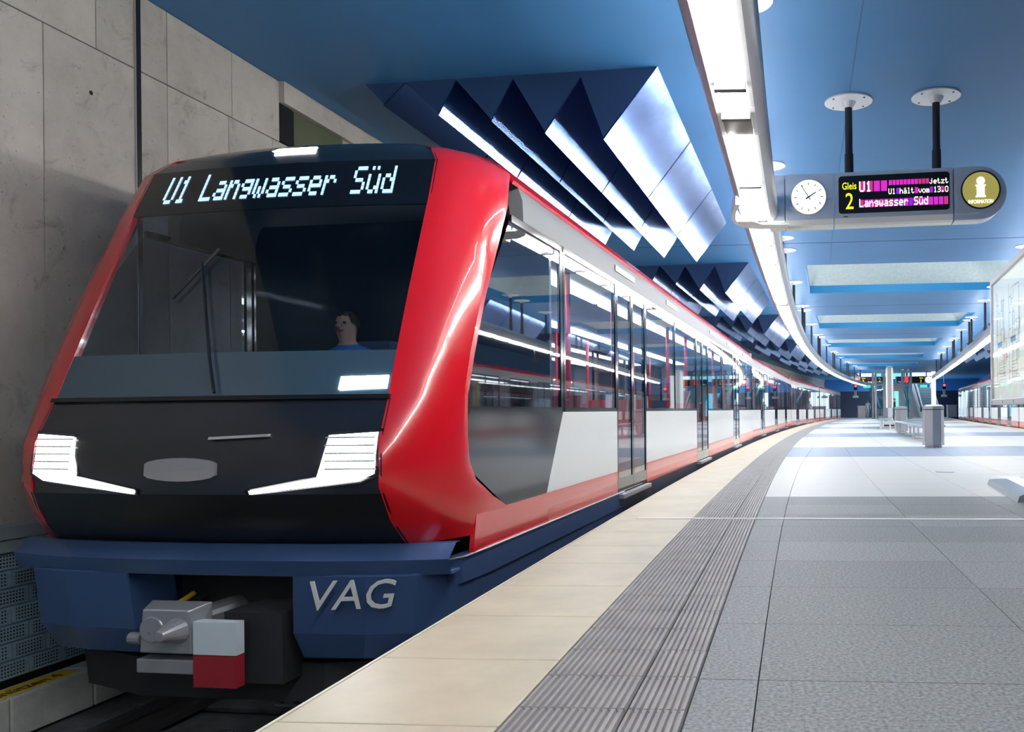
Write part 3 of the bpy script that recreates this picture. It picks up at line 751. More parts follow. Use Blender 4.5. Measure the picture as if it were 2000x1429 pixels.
# information disc
ic = (1.546, zz_(3.225))
ID = MB().cyl((ic[0], -0.010, ic[1]), (ic[0], 0.01, ic[1]), 0.192, n=48).build('information_disc', 'info_yellow', SG)
MB().loft([[(ic[0] + r * math.cos(a), y_, ic[1] + r * math.sin(a)) for r, y_ in ((0.190, 0.0), (0.190, -0.016), (0.204, -0.016), (0.204, 0.0))] for a in [2 * math.pi * i / 48 for i in range(49)]], caps=False).build('disc_rim', 'black', SG)
MB().cyl((ic[0], -0.014, ic[1] + 0.095), (ic[0], -0.0095, ic[1] + 0.095), 0.043, n=24).build('i_dot', 'white_glow', ID)
ip = [(-0.052, -0.078), (0.052, -0.078), (0.052, -0.066), (0.04, -0.058), (0.04, 0.035), (0.052, 0.045), (0.052, 0.054), (-0.055, 0.054), (-0.055, 0.045), (-0.04, 0.035), (-0.04, -0.058), (-0.052, -0.066)]
MB().prism([(ic[0] + a_, -0.0095, ic[1] + b_) for a_, b_ in ip], (0, -0.0045, 0)).build('i_stem', 'white_glow', ID)
t_ = text('information_lettering', 'INFORMATION', 0.058, 'white_glow', ID, (ic[0], -0.0115, ic[1] - 0.145), align='CENTER', sx=0.66)
# screws, poles and ceiling discs of the sign
for xx, z_ in ((-0.275, 0.098), (0.21, 0.085), (1.07, 0.085), (1.775, 0.30)):
    MB().cyl((xx, -0.012, z_), (xx, 0.01, z_), 0.017, n=14).build('screw', 'alu', SG)
MB().box(0.10, 0.15, -0.003, 0.002, 0.083, 0.094).build('type_plate', 'niche_green', SG)
for X, Y in ((1.685, 9.44), (2.615, 9.31)):
    lx, ly = to_local(X, Y)
    p = MB().cyl((lx, ly, 0.55), (lx, ly, 1.335), 0.041, n=16).cyl((lx + 0.0, ly, 0.56), (lx + 0.0, ly, 0.80), 0.05, n=16).build('pole', 'dark_metal', SG, smooth=True, autosm=True)
    dsc = MB().cyl((lx, ly, 1.372), (lx, ly, 1.388), 0.262, n=40).cyl((lx, ly, 1.31), (lx, ly, 1.374), 0.05, 0.085, n=16).build('ceiling_disc', 'alu_pale', SG)
    for a in (40, 140, 220, 320):
        MB().cyl((lx + 0.215 * math.cos(math.radians(a)), ly + 0.215 * math.sin(math.radians(a)), 1.366), (lx + 0.215 * math.cos(math.radians(a)), ly + 0.215 * math.sin(math.radians(a)), 1.374), 0.011, n=8).build('disc_bolt', 'bolt', dsc)

# ------------------------------------------------------------------ trains
ZW, ZT = 0.90, 2.25          # waist and top of the window band
def car_profile():           # roof, from right window head over the top to the left
    return [(1.40, ZT), (1.395, 2.40), (1.36, 2.50), (1.30, 2.58), (1.15, 2.66), (0.8, 2.73), (0, 2.76), (-0.8, 2.73), (-1.15, 2.66), (-1.30, 2.58), (-1.36, 2.50), (-1.395, 2.40), (-1.40, ZT)]
def make_car(t, L, s0, doors, door_w=1.45, front=False, detail=2, sides=(1, -1), lit=True):
    """a car along local y from s0 to L, right side at x=+1.4"""
    P = car_profile(); inn = [(x * 0.93, z - 0.05) for x, z in reversed(P)]
    MB().loft([[(x, y_, z) for x, z in P + inn] for y_ in (s0 + (0.58 if front else 0.02), L - 0.12)]).build('roof', 'train_grey', t, smooth=True, autosm=True)
    for sg in sides:
        st = [(sg * 1.366, 2.49), (sg * 1.306, 2.572), (sg * 1.17, 2.652), (sg * 1.18, 2.675), (sg * 1.315, 2.598), (sg * 1.38, 2.51)]
        MB().loft([[(x, y_, z) for x, z in st] for y_ in (s0 + (0.45 if front else 0.0), L - 0.10)]).build('roof_edge', 'train_red', t)
        # ventilation slots along the cant rail
        if detail > 1 and sg == 1:
            for q in (0.16, 0.30, 0.52, 0.66, 0.84):
                yy = s0 + (L - s0) * q
                MB().box(1.393, 1.405, yy, yy + 0.9, 2.34, 2.40).build('vent_slot', 'black', t)
    MB().box(-1.33, 1.33, s0 + 0.6 if front else s0 + 0.02, L - 0.12, -0.05, 0.05).build('car_floor', 'interior_floor', t)
    MB().box(-1.10, 1.10, s0 + (1.9 if front else 0.2), L - 0.3, -0.95, -0.05).build('underframe', 'train_under', t)
    # end wall with gangway
    mb = MB(); mb.box(-1.38, -0.62, L - 0.16, L - 0.12, 0.05, 2.6).box(0.62, 1.38, L - 0.16, L - 0.12, 0.05, 2.6).box(-0.62, 0.62, L - 0.16, L - 0.12, 2.1, 2.6)
    mb.build('end_wall', 'interior_grey', t)
    MB().box(-1.25, 1.25, L - 0.12, L + 0.10, 0.0, 2.55).build('gangway_bellows', 'rubber', t)
    # ceiling lining and lamps
    MB().box(-1.15, 1.15, s0 + (2.2 if front else 0.2), L - 0.2, 2.30, 2.33).build('ceiling_lining', 'interior_grey', t)
    if lit:
        for xx in (-0.72, 0.72):
            n = 6 if detail > 1 else 2
            ya, yb2 = s0 + (2.5 if front else 0.4), L - 0.4
            for q in range(n):
                a_ = ya + (yb2 - ya) * q / n + 0.1; b_ = ya + (yb2 - ya) * (q + 1) / n - 0.1
                MB().box(xx - 0.11, xx + 0.11, a_, b_, 2.27, 2.299).build('interior_lamp', 'lamp_train', t)
    # sides
    dd = sorted(doors)
    segs = []; c = s0 + (1.5 if front else 0.05)
    for d in dd: segs += [('p', c, d - door_w / 2), ('d', d - door_w / 2, d + door_w / 2)]; c = d + door_w / 2
    segs.append(('p', c, L - 0.14))
    for sg in sides:
        X0, X1 = (1.36, 1.40) if sg > 0 else (-1.40, -1.36)
        for kind, a_, b_ in segs:
            if kind == 'p':
                if front and a_ == segs[0][1]:   # first panel behind the cab has a slanted leading edge
                    lead = a_ - 0.45
                    MB().prism([(X0, lead, 0.285), (X0, b_ - 0.01, 0.285), (X0, b_ - 0.01, ZW), (X0, a_ - 0.02, ZW)], (X1 - X0, 0, 0)).build('side_panel', 'train_white', t)
                    MB().box(X0, X1, s0 + 1.05, b_ - 0.01, 0.16, 0.285).build('red_band', 'train_red', t)
                    MB().box(X0, X1, s0 + 1.05, b_ - 0.01, 0.05, 0.16).build('red_band_sheen', 'train_red_sheen', t)  # lower part of the red band, reflection painted in
                else:
                    MB().box(X0, X1, a_ + 0.01, b_ - 0.01, 0.285, ZW).build('side_panel', 'train_white', t)
                    MB().box(X0, X1, a_ + 0.01, b_ - 0.01, 0.16, 0.285).build('red_band', 'train_red', t)
                    MB().box(X0, X1, a_ + 0.01, b_ - 0.01, 0.05, 0.16).build('red_band_sheen', 'train_red_sheen', t)
                fr = MB().box(X0, X1, a_ + 0.01, b_ - 0.01, ZW, ZW + 0.035).box(X0, X1, a_ + 0.01, b_ - 0.01, ZT - 0.05, ZT)
                fr.box(X0, X1, a_ + 0.01, a_ + 0.05, ZW, ZT).box(X0, X1, b_ - 0.05, b_ - 0.01, ZW, ZT)
                if b_ - a_ > 2.4: fr.box(X0, X1, (a_ + b_) / 2 - 0.02, (a_ + b_) / 2 + 0.02, ZW, ZT)
                fo = fr.build('window_frame', 'black_gloss', t)
                xm = (X0 + X1) / 2 + 0.008 * sg
                for q in ((a_ + 0.05, (a_ + b_) / 2 - 0.02), ((a_ + b_) / 2 + 0.02, b_ - 0.05)) if b_ - a_ > 2.4 else ((a_ + 0.05, b_ - 0.05),):
                    MB().box(xm - 0.004, xm + 0.004, q[0], q[1], ZW + 0.035, ZT - 0.05).build('window_pane', 'window_glass', fo)
            else:
                md = (a_ + b_) / 2
                for e0, e1 in ((a_ + 0.005, md - 0.004), (md + 0.004, b_ - 0.005)):
                    dr = MB().box(X0, X1, e0, e1, 0.06, 0.20).box(X0, X1, e0, e1, ZT - 0.08, ZT)
                    dr.box(X0, X1, e0, e0 + 0.045, 0.20, ZT - 0.08).box(X0, X1, e1 - 0.045, e1, 0.20, ZT - 0.08)
                    do = dr.build('door_leaf', 'black_gloss' if sg > 0 else 'train_grey', t)
                    xm = (X0 + X1) / 2 + 0.008 * sg
                    MB().box(xm - 0.004, xm + 0.004, e0 + 0.045, e1 - 0.045, 0.20, ZT - 0.08).build('door_pane', 'window_glass', do)
                MB().box(X1 - 0.02 if sg > 0 else X0 - 0.06, X1 + 0.06 if sg > 0 else X0 + 0.02, a_ + 0.02, b_ - 0.02, 0.0, 0.045).build('door_step', 'alu', t)
        # skirt below the body
        MB().box(sg * 1.37 - 0.015, sg * 1.37 + 0.015, s0 + (1.6 if front else 0.05), L - 0.1, -0.45, 0.045).build('side_skirt', 'skirt_dark', t)
    # interior fittings
    if detail > 0:
        for d in dd:
            for sg in (1, -1):
                for e in (-0.95, 0.95):
                    MB().cyl((sg * 0.95, d + e, 0.05), (sg * 0.95, d + e, 2.3), 0.03, n=8).build('grab_pole', 'rail_red', t, smooth=True)
        for kind, a_, b_ in segs:
            if kind != 'p': continue
            n = max(1, int((b_ - a_ - 0.6) / 0.95))
            for sg in (1, -1):
                for q in range(n):
                    yy = a_ + 0.4 + q * 0.95
                    se = MB().box(sg * 0.86 - 0.42, sg * 0.86 + 0.42, yy, yy + 0.42, 0.42, 0.50)
                    se.hexa([(sg * 0.86 - 0.42, yy + 0.40, 0.45), (sg * 0.86 + 0.42, yy + 0.40, 0.45), (sg * 0.86 + 0.42, yy + 0.48, 0.45), (sg * 0.86 - 0.42, yy + 0.48, 0.45),
                             (sg * 0.86 - 0.42, yy + 0.50, 1.05), (sg * 0.86 + 0.42, yy + 0.50, 1.05), (sg * 0.86 + 0.42, yy + 0.56, 1.05), (sg * 0.86 - 0.42, yy + 0.56, 1.05)])
                    se.box(sg * 0.86 - 0.30, sg * 0.86 + 0.30, yy + 0.1, yy + 0.35, 0.05, 0.42)
                    se.build('seat', 'seat_blue' if q % 2 else 'seat_red', t)
    return segs

def car_empty(name, label, P0, P1, group):
    """P0,P1: right-hand bottom corners (x,y) at the two ends; local origin on the car axis"""
    d = Vector((P1[0] - P0[0], P1[1] - P0[1])); L = d.length; th = math.atan2(d.x, d.y)
    nx, ny = -math.cos(th), math.sin(th)
    return thing(name, label, 'train', (P0[0] + nx * 1.4, P0[1] + ny * 1.4, 0), -th, group), L
# leading car: nose at s=0
NOSE = Vector((-2.836, 4.75))
GRP = 'cars of the red and white train on the left'
car1 = thing('train_car', 'leading car of the red and white underground train, with lit headlights and driver cab', 'train', (NOSE.x, NOSE.y, 0), -TH, GRP)
L1 = 21.5
make_car(car1, L1, 0.95, [5.0, 10.6, 16.5], front=True, detail=2)
for k, (p0, p1, lab) in enumerate((((1.62, 26.25), (5.0, 46.2), 'second car of the left train, right behind the leading car'),
                                   ((5.0, 46.35), (9.0, 63.8), 'third car of the left train, with a red end edge'),
                                   ((9.04, 63.95), (14.1, 85.0), 'last and most distant car of the left train'))):
    t, L = car_empty('train_car', lab, p0, p1, GRP)
    f_ = L / 20.0
    make_car(t, L, 0.0, [3.6 * f_, 9.6 * f_, 15.6 * f_], detail=1, sides=(1, -1))
    MB().box(1.385, 1.41, 0.0, 0.09, 0.05, 0.60).build('end_edge', 'train_red', t)
    MB().box(1.385, 1.41, 0.0, 0.09, 0.60, 2.45).build('end_post', 'black', t)
    if k == 2: MB().box(-1.38, 1.38, L + 0.0, L + 0.25, 0.0, 2.5).build('rear_end', 'train_red', t, bevel=0.1)
# right-hand train (its left side faces the platform)
GR2 = 'cars of the train standing on the right track'
for (p0, p1, lab) in (((14.05, 37.6), (18.55, 56.9), 'nearer car of the right-hand train, partly behind the map board'),
                      ((18.6, 57.1), (22.6, 74.5), 'farther car of the right-hand train, towards the tunnel'),
                      ((9.45, 18.0), (14.0, 37.4), 'nearest car of the right-hand train, mostly hidden by the map board')):
    d = Vector((p1[0] - p0[0], p1[1] - p0[1])); L = d.length; th = math.atan2(d.x, d.y)
    t = thing('train_car', lab, 'train', (p0[0] + math.cos(th) * 1.4, p0[1] - math.sin(th) * 1.4, 0), -th, GR2)
    f_ = L / 20.0
    make_car(t, L, 0.0, [3.2 * f_, 7.4 * f_, 12.2 * f_, 16.6 * f_], detail=0, lit=True, sides=(-1, 1))

# --- nose of the leading car
# level: z, centre s, front-corner s, rear-corner s (on the side), half width at side, half width at front corner
LV = [(2.74, 1.12, 1.20, 1.50, 0.95, 0.75), (2.66, 0.98, 1.06, 1.42, 1.22, 0.95), (2.55, 0.88, 0.96, 1.33, 1.35, 1.03), (2.28, 0.75, 0.82, 1.16, 1.395, 1.05), (1.64, 0.45, 0.52, 0.76, 1.40, 1.06), (1.27, 0.28, 0.35, 0.58, 1.40, 1.07),
      (1.00, 0.15, 0.23, 0.47, 1.40, 1.08), (0.75, 0.02, 0.10, 0.42, 1.40, 1.09), (0.50, 0.0, 0.08, 0.46, 1.40, 1.10), (0.30, 0.08, 0.17, 0.58, 1.40, 1.12), (0.16, 0.22, 0.30, 0.66, 1.38, 1.14)]
def level(z):
    zs = [l[0] for l in reversed(LV)]
    return [float(np.interp(z, zs, [l[i] for l in reversed(LV)])) for i in range(6)]
def front_pt(z, u, out=0.0):     # u in [-1,1] across the front face
    _, sc, sf, sr, wr, wf = level(z)
    return (u * wf, sc + (sf - sc) * u * u - out, z)
def front_patch(z0, z1, u0, u1, nz, nu, th, out=0.0):
    o_ = []; i_ = []
    mb = MB()
    V = [[front_pt(z0 + (z1 - z0) * a / nz, u0 + (u1 - u0) * b / nu, out) for b in range(nu + 1)] for a in range(nz + 1)]
    Bk = [[(p[0] * 0.995, p[1] + th, p[2]) for p in r] for r in V]
    n = nu + 1
    ring = []
    k = 0
    vs = [p for r in V for p in r] + [p for r in Bk for p in r]; N = n * (nz + 1); fs = []
    for a in range(nz):
        for b in range(nu):
            q = (a * n + b, a * n + b + 1, (a + 1) * n + b + 1, (a + 1) * n + b)
            fs.append(q); fs.append(tuple(N + i for i in reversed(q)))
    bd = [b for b in range(nu + 1)] + [a * n + nu for a in range(1, nz + 1)] + [nz * n + b for b in range(nu - 1, -1, -1)] + [a * n for a in range(nz - 1, 0, -1)]
    for i in range(len(bd)):
        a, b = bd[i], bd[(i + 1) % len(bd)]; fs.append((a, N + a, N + b, b))
    return mb.add(vs, fs)
front_patch(1.27, 2.22, -1, 1, 8, 12, 0.012).build('windscreen', 'cab_glass', car1, smooth=True, autosm=True)
front_patch(1.00, 1.27, -1, 1, 3, 12, 0.03).build('windscreen_base', 'slate', car1, smooth=True, autosm=True)
HD = front_patch(2.22, 2.55, -1, 1, 4, 12, 0.03).build('display_header', 'black_gloss', car1, smooth=True, autosm=True)
front_patch(2.55, 2.74, -1, 1, 3, 12, 0.03).build('roof_cap', 'train_dark', car1, smooth=True, autosm=True)
front_patch(0.46, 1.00, -1, 1, 5, 12, 0.03).build('front_mask', 'train_dark', car1, smooth=True, autosm=True)
front_patch(0.16, 0.46, -1, 1, 3, 12, 0.03).build('chin', 'black', car1, smooth=True, autosm=True)
# ledge between mask and windscreen
MB().loft([[front_pt(1.0 + dz, -1 + 2 * b / 12, o_) for dz, o_ in ((-0.012, -0.004), (-0.012, 0.02), (0.012, 0.02), (0.012, -0.004))] for b in range(13)]).build('ledge', 'black', car1)
# roof closing behind the cap
mb = MB(); rings = []
for (w_, z_, y_) in ((0.75, 2.74, 1.15), (0.78, 2.755, 1.6), (0.8, 2.76, 2.2)):
    rings.append([(-w_, y_ + 0.08, z_ - 0.01), (-w_ * 0.5, y_, z_), (0, y_, z_ + 0.01), (w_ * 0.5, y_, z_), (w_, y_ + 0.08, z_ - 0.01)])
mb.loft(rings, closed=False).build('roof_front', 'train_dark', car1, smooth=True, fix=False)
# red corner frames
for sg in (1, -1):
    fr_, bk_ = [], []
    zs = [2.70, 2.66, 2.55, 2.4, 2.28, 1.95, 1.64, 1.27, 1.0, 0.75, 0.62, 0.50, 0.40, 0.30, 0.23, 0.16]
    rings = []
    for z in zs:
        _, sc, sf, sr, wr, wf = level(z)
        wb = sr + (0.06 if z > 0.8 else (0.10 if z > 0.55 else 0.10 + (0.55 - z) * 1.5))
        rings.append([(sg * wf * 0.985, sf - 0.004, z), (sg * (wf + (wr - wf) * 0.30), sf + (sr - sf) * 0.13 - 0.01, z), (sg * (wf + (wr - wf) * 0.75), sf + (sr - sf) * 0.55 - 0.012, z), (sg * (wr + 0.004), sr, z), (sg * (wr + 0.006), wb, z),
                      (sg * (wr - 0.03), wb, z), (sg * (wr - 0.03), sr + 0.02, z), (sg * wf * 0.97, sf + 0.03, z)])
    MB().loft(rings).build('corner_frame', 'train_red', car1, smooth=True, autosm=True)
    # black glass side window of the cab, with slanted outline
    X0, X1 = (1.372, 1.398) if sg > 0 else (-1.398, -1.372)
    po = [(1.42, 2.25), (0.83, 1.64), (0.54, 1.0), (0.53, 0.75), (0.56, 0.58), (1.15, 0.29), (2.84, 0.29), (3.28, 0.90), (3.28, 2.25)]
    MB().prism([(X0, a_, b_) for a_, b_ in [(0.53, 0.75), (0.56, 0.56), (1.15, 0.28), (1.99, 0.285), (2.43, 0.90), (0.55, 0.90)]], (X1 - X0, 0, 0)).build('lower_side_glass', 'black_gloss', car1)
    sw = MB()
    sw.prism([(X0, a_, b_) for a_, b_ in [(0.55, 0.90), (0.545, 1.0), (0.585, 1.0), (0.585, 0.90)]], (X1 - X0, 0, 0))
    sw.box(X0, X1, 0.55, 2.45, 0.90, 0.94).box(X0, X1, 2.38, 2.45, 0.9, 2.25).box(X0, X1, 1.3, 2.45, 2.2, 2.25)
    swo = sw.build('side_window_frame', 'black_gloss', car1)
    MB().prism([((X0 + X1) / 2, a_, b_) for a_, b_ in [(0.56, 0.94), (2.38, 0.94), (2.38, 2.2), (1.27, 2.2), (0.83, 1.64), (0.60, 1.2)]], (0.008 * sg, 0, 0)).build('side_window_pane', 'window_glass', swo)
    # red lower wedge on the side in front of the panel
    MB().prism([(X0, a_, b_) for a_, b_ in [(0.60, 0.06), (0.66, 0.34), (0.95, 0.36), (1.15, 0.285), (2.02, 0.285), (2.02, 0.05)]], (X1 - X0 + 0.004 * sg, 0, 0)).build('side_wedge', 'train_red', car1)
    # bright L-shaped headlight, follows the mask
    def strip_patch(pts_, out, th, nm, m_):
        ring0 = [front_pt(z, u * sg, out) for u, z in pts_]
        ring1 = [(p[0], p[1] + th, p[2]) for p in ring0]
        return MB().loft([ring0, ring1]).build(nm, m_, car1)
    strip_patch([(0.30, 0.455), (0.30, 0.485), (0.66, 0.56), (0.72, 0.80), (1.0, 0.82), (0.985, 0.56), (0.90, 0.52)], 0.006, 0.04, 'headlight_bezel', 'black_gloss')
    hl = strip_patch([(0.325, 0.462), (0.325, 0.482), (0.68, 0.552), (0.735, 0.785), (0.975, 0.80), (0.965, 0.575), (0.89, 0.535)], 0.014, 0.03, 'headlight', 'headlamp')
    for q in range(5):
        z = 0.60 + 0.043 * q
        MB().loft([[front_pt(zq, u * sg, 0.017) for zq in (z - 0.004, z + 0.004)] + [front_pt(zq, u * sg, 0.010) for zq in (z + 0.004, z - 0.004)] for u in (0.72 + 0.0, 0.97)]).build('lamp_rib', 'alu', hl)
# small square lamp above the right headlight
MB().loft([[front_pt(z, u, o_) for u, z in ((0.72, 1.04), (0.97, 1.05), (0.97, 1.12), (0.72, 1.115))] for o_ in (0.012, -0.01)]).build('marker_lamp', 'headlamp', car1)
# third headlight at the roof
MB().loft([[front_pt(z, u, o_) for u, z in ((-0.16, 2.665), (0.16, 2.665), (0.16, 2.70), (-0.16, 2.70))] for o_ in (0.02, -0.02)]).build('roof_headlight', 'headlamp', car1)
# destination display lettering
pz = front_pt(2.31, -0.78)
slope_ang = math.atan2(level(2.5)[1] - level(2.28)[1], 0.22)
cl, w_ = pixels('U1 Langwasser Süd')
mb = MB()
for c, r in cl:
    u0, u1 = -0.80 + 1.56 * (c + 0.06) / w_, -0.80 + 1.56 * (c + 0.94) / w_
    z0, z1 = 2.30 + 0.029 * (r + 0.06), 2.30 + 0.029 * (r + 0.94)
    mb.hexa([front_pt(z0, u0, 0.001), front_pt(z0, u1, 0.001), front_pt(z1, u1, 0.001), front_pt(z1, u0, 0.001), front_pt(z0, u0, 0.006), front_pt(z0, u1, 0.006), front_pt(z1, u1, 0.006), front_pt(z1, u0, 0.006)])
mb.build('destination_lettering', 'led_cyan', HD)['kind'] = 'stuff'
# oval badge plate, small handle and wiper
MB().loft([[front_pt(0.60 + 0.065 * math.sin(a), -0.05 + 0.20 * max(-1, min(1, 1.25 * math.cos(a))), o_) for a in [2 * math.pi * i / 24 for i in range(24)]] for o_ in (0.02, -0.005)]).build('oval_plate', 'coupler_grey', car1)
MB().loft([[front_pt(z, u, o_) for u, z in ((0.10, 0.765), (0.42, 0.78), (0.42, 0.795), (0.10, 0.78))] for o_ in (0.02, -0.005)]).build('number_plate', 'led_cyan' if False else 'alu', car1)
MB().tube([front_pt(1.03, 0.05, 0.03), front_pt(1.25, -0.05, 0.035), front_pt(1.85, -0.30, 0.035)], 0.009, 6).build('wiper', 'black', car1)
MB().tube([front_pt(1.62, -0.42, 0.03), front_pt(1.94, -0.22, 0.03)], 0.010, 6).build('wiper_blade', 'black', car1)
# skirt
SK = MB()
def skirt_ring(z, f):   # plan outline of the front skirt at height z
    return [(u * 1.40, 0.10 + 0.16 * abs(u) ** 3 + f, z) for u in np.linspace(-1, 1, 13)]
top = skirt_ring(0.16, 0.10); mid = skirt_ring(0.08, 0.0); bot = skirt_ring(-0.01, 0.03)
SK.loft([skirt_ring(0.16, 0.16), top, mid, bot, skirt_ring(-0.01, 0.16)], closed=False, caps=False)
SK.build('skirt_ledge', 'train_skirt', car1, smooth=True, fix=True, autosm=True)
for sg in (1, -1):
    pl = [(0.52, 0.14), (0.95, 0.16), (1.22, 0.22), (1.36, 0.36), (1.40, 0.75), (1.40, 4.5), (1.36, 4.5), (1.34, 0.9), (0.52, 0.5)]
    r0 = [(sg * x, y_, 0.0) for x, y_ in pl]; r1 = [(sg * (x - 0.02), y_ + 0.03, -0.34) for x, y_ in pl]; r2 = [(sg * (x - 0.07 if x > 0.6 else x), y_ + 0.10, -0.50) for x, y_ in pl]
    MB().loft([r0, r1, r2]).build('skirt_corner', 'train_skirt', car1, bevel=0.01)
    pl2 = [(1.30, 0.40), (1.38, 0.48), (1.405, 0.8), (1.405, 4.5), (1.36, 4.5), (1.34, 0.8)]
    MB().loft([[(sg * x, y_, 0.06) for x, y_ in pl2], [(sg * x, y_, -0.10) for x, y_ in pl2]]).build('skirt_top', 'train_skirt', car1)
    MB().tube([(sg * 1.31, 0.36, 0.05), (sg * 1.39, 0.48, 0.055), (sg * 1.412, 0.8, 0.06), (sg * 1.412, 4.5, 0.06)], 0.006, 6).build('skirt_edge', 'alu', car1)
# white operator lettering on the right skirt side
vt = text('operator_lettering', 'VAG', 0.24, 'train_white', car1, (0.88, 0.115, -0.18), (math.radians(97), 0, math.radians(14)), 'CENTER', 0.004, sx=1.0, shear=0.25)
# coupler and equipment in the centre recess
MB().box(-0.50, 0.50, 0.55, 0.60, -0.85, -0.1).build('recess_wall', 'train_under', car1)
cp = MB().cyl((-0.12, 0.05, -0.30), (-0.12, 0.6, -0.30), 0.085, n=18).hexa([(-0.30, -0.02, -0.42), (0.02, -0.02, -0.42), (0.06, 0.10, -0.44), (-0.32, 0.10, -0.44), (-0.28, -0.02, -0.18), (0.0, -0.02, -0.18), (0.06, 0.10, -0.15), (-0.32, 0.10, -0.15)]).cyl((-0.06, -0.16, -0.29), (-0.06, -0.02, -0.29), 0.03, 0.075, n=18).cyl((-0.22, -0.03, -0.29), (-0.22, -0.015, -0.29), 0.075, n=18).box(-0.34, 0.04, 0.0, 0.10, -0.54, -0.46).cyl((-0.34, 0.05, -0.36), (-0.42, 0.05, -0.36), 0.035, n=12)
cp.build('coupler', 'coupler_grey', car1, bevel=0.012)
MB().tube([(-0.3, 0.5, -0.2), (-0.3, 0.1, -0.35), (-0.22, -0.02, -0.3)], 0.02, 8).build('air_hose', 'rubber', car1)
MB().tube([(-0.38, 0.5, -0.2), (-0.4, 0.15, -0.3), (-0.28, 0.0, -0.36)], 0.016, 8).build('cable', 'yellow', car1)
MB().box(0.03, 0.29, -0.02, 0.05, -0.42, -0.24).build('marker_plate_white', 'marker_white', car1)
MB().box(0.03, 0.29, -0.02, 0.05, -0.60, -0.425).build('marker_plate_red', 'marker_red', car1)
MB().box(0.10, 0.46, 0.14, 0.5, -0.62, -0.22).build('equipment_box', 'train_under', car1)
MB().loft([[(-1.15, 0.5, -0.55), (-0.6, 0.32, -0.55), (0.6, 0.32, -0.55), (1.15, 0.5, -0.55), (1.15, 0.56, -0.55), (0.6, 0.40, -0.55), (-0.6, 0.40, -0.55), (-1.15, 0.56, -0.55)],
           [(-1.12, 0.5, -0.78), (-0.6, 0.32, -0.78), (0.6, 0.32, -0.78), (1.12, 0.5, -0.78), (1.12, 0.56, -0.78), (0.6, 0.40, -0.78), (-0.6, 0.40, -0.78), (-1.12, 0.56, -0.78)]]).build('rail_guard', 'train_under', car1)
for sg in (1, -1):
    for yy in (1.6, 3.6):
        MB().cyl((sg * 0.68, yy, -0.5), (sg * 0.80, yy, -0.5), 0.42, n=32).build('wheel', 'rail_metal', car1)
# cab interior
MB().box(-1.30, 1.30, 2.40, 2.45, 0.05, 2.5).build('cab_bulkhead', 'train_dark', car1)
MB().loft([[(-1.05, 0.45, 0.95), (1.05, 0.45, 0.95), (1.10, 1.05, 0.95), (-1.10, 1.05, 0.95)], [(-1.05, 0.50, 1.17), (1.05, 0.50, 1.17), (1.10, 1.0, 1.08), (-1.10, 1.0, 1.08)]]).build('dashboard', 'black', car1)
sb = MB().box(-0.26, 0.26, 1.45, 1.90, 0.62, 0.74).box(-0.24, 0.24, 1.84, 1.96, 0.74, 1.46).box(-0.08, 0.08, 1.55, 1.80, 0.05, 0.62)
sb.build('driver_seat', 'seat_blue', car1, bevel=0.03)

# ------------------------------------------------------------------ people (one continuous skinned body each)
def person(label, loc, rz, joints, edges, height, mats, zones, hair_z, head, name='person', hair=None):
    o = thing(name, label, 'person', loc, rz)
    me = bpy.data.meshes.new('body'); me.from_pydata([j[:3] for j in joints], [], edges)
    for q in mats: me.materials.append(MATS[q])
    b = bpy.data.objects.new('body', me); COL.objects.link(b)
    sk = b.modifiers.new('skin', 'SKIN'); sk.use_smooth_shade = True
    for i, j in enumerate(joints): 
        me.skin_vertices[0].data[i].radius = (j[3], j[4] if len(j) > 4 else j[3])
    me.skin_vertices[0].data[0].use_root = True
    ss = b.modifiers.new('sub', 'SUBSURF'); ss.levels = 1; ss.render_levels = 1
    dg = bpy.context.evaluated_depsgraph_get(); dg.update()
    m2 = bpy.data.meshes.new_from_object(b.evaluated_get(dg)); m2.name = 'body'
    m2.materials.clear()
    for q in mats: m2.materials.append(MATS[q])
    for p in m2.polygons: p.material_index = zones(p.center); p.use_smooth = True
    bpy.data.objects.remove(b)
    nb = bpy.data.objects.new('body', m2); COL.objects.link(nb); nb.parent = o
    # hair cap and face
    hx, hy, hz, hr = head
    hm = MB(); rings = []
    for i in range(7):
        a = math.radians(90 - i * 17); rr = hr * 1.06 * math.cos(a); rings.append([(hx + rr * math.cos(q) * 0.92, hy + 0.012 + rr * math.sin(q), hz + hr * 1.12 * math.sin(a)) for q in [2 * math.pi * k / 14 for k in range(14)]])
    hm.loft([[(p[0], p[1] + (0.03 if p[1] < hy - 0.04 and i > 3 else 0), p[2] + (0.035 if p[1] < hy - 0.03 and i > 3 else 0)) for p in r] for i, r in enumerate(rings)]).build('hair', hair or 'hair', o, smooth=True)
    fm = MB()
    for sx in (-1, 1): fm.cyl((hx + sx * hr * 0.38, hy - hr * 0.98, hz + 0.01), (hx + sx * hr * 0.38, hy - hr * 0.80, hz + 0.01), hr * 0.10, n=8)
    fm.build('eyes', 'black', o)
    MB().cyl((hx, hy - hr * 0.85, hz + 0.005), (hx, hy - hr * 1.18, hz - 0.022), hr * 0.10, hr * 0.18, n=8).build('nose', 'skin', o, smooth=True)
    MB().box(hx - hr * 0.28, hx + hr * 0.28, hy - hr * 0.97, hy - hr * 0.85, hz - hr * 0.55, hz - hr * 0.45).build('mouth', 'marker_red', o)
    return o
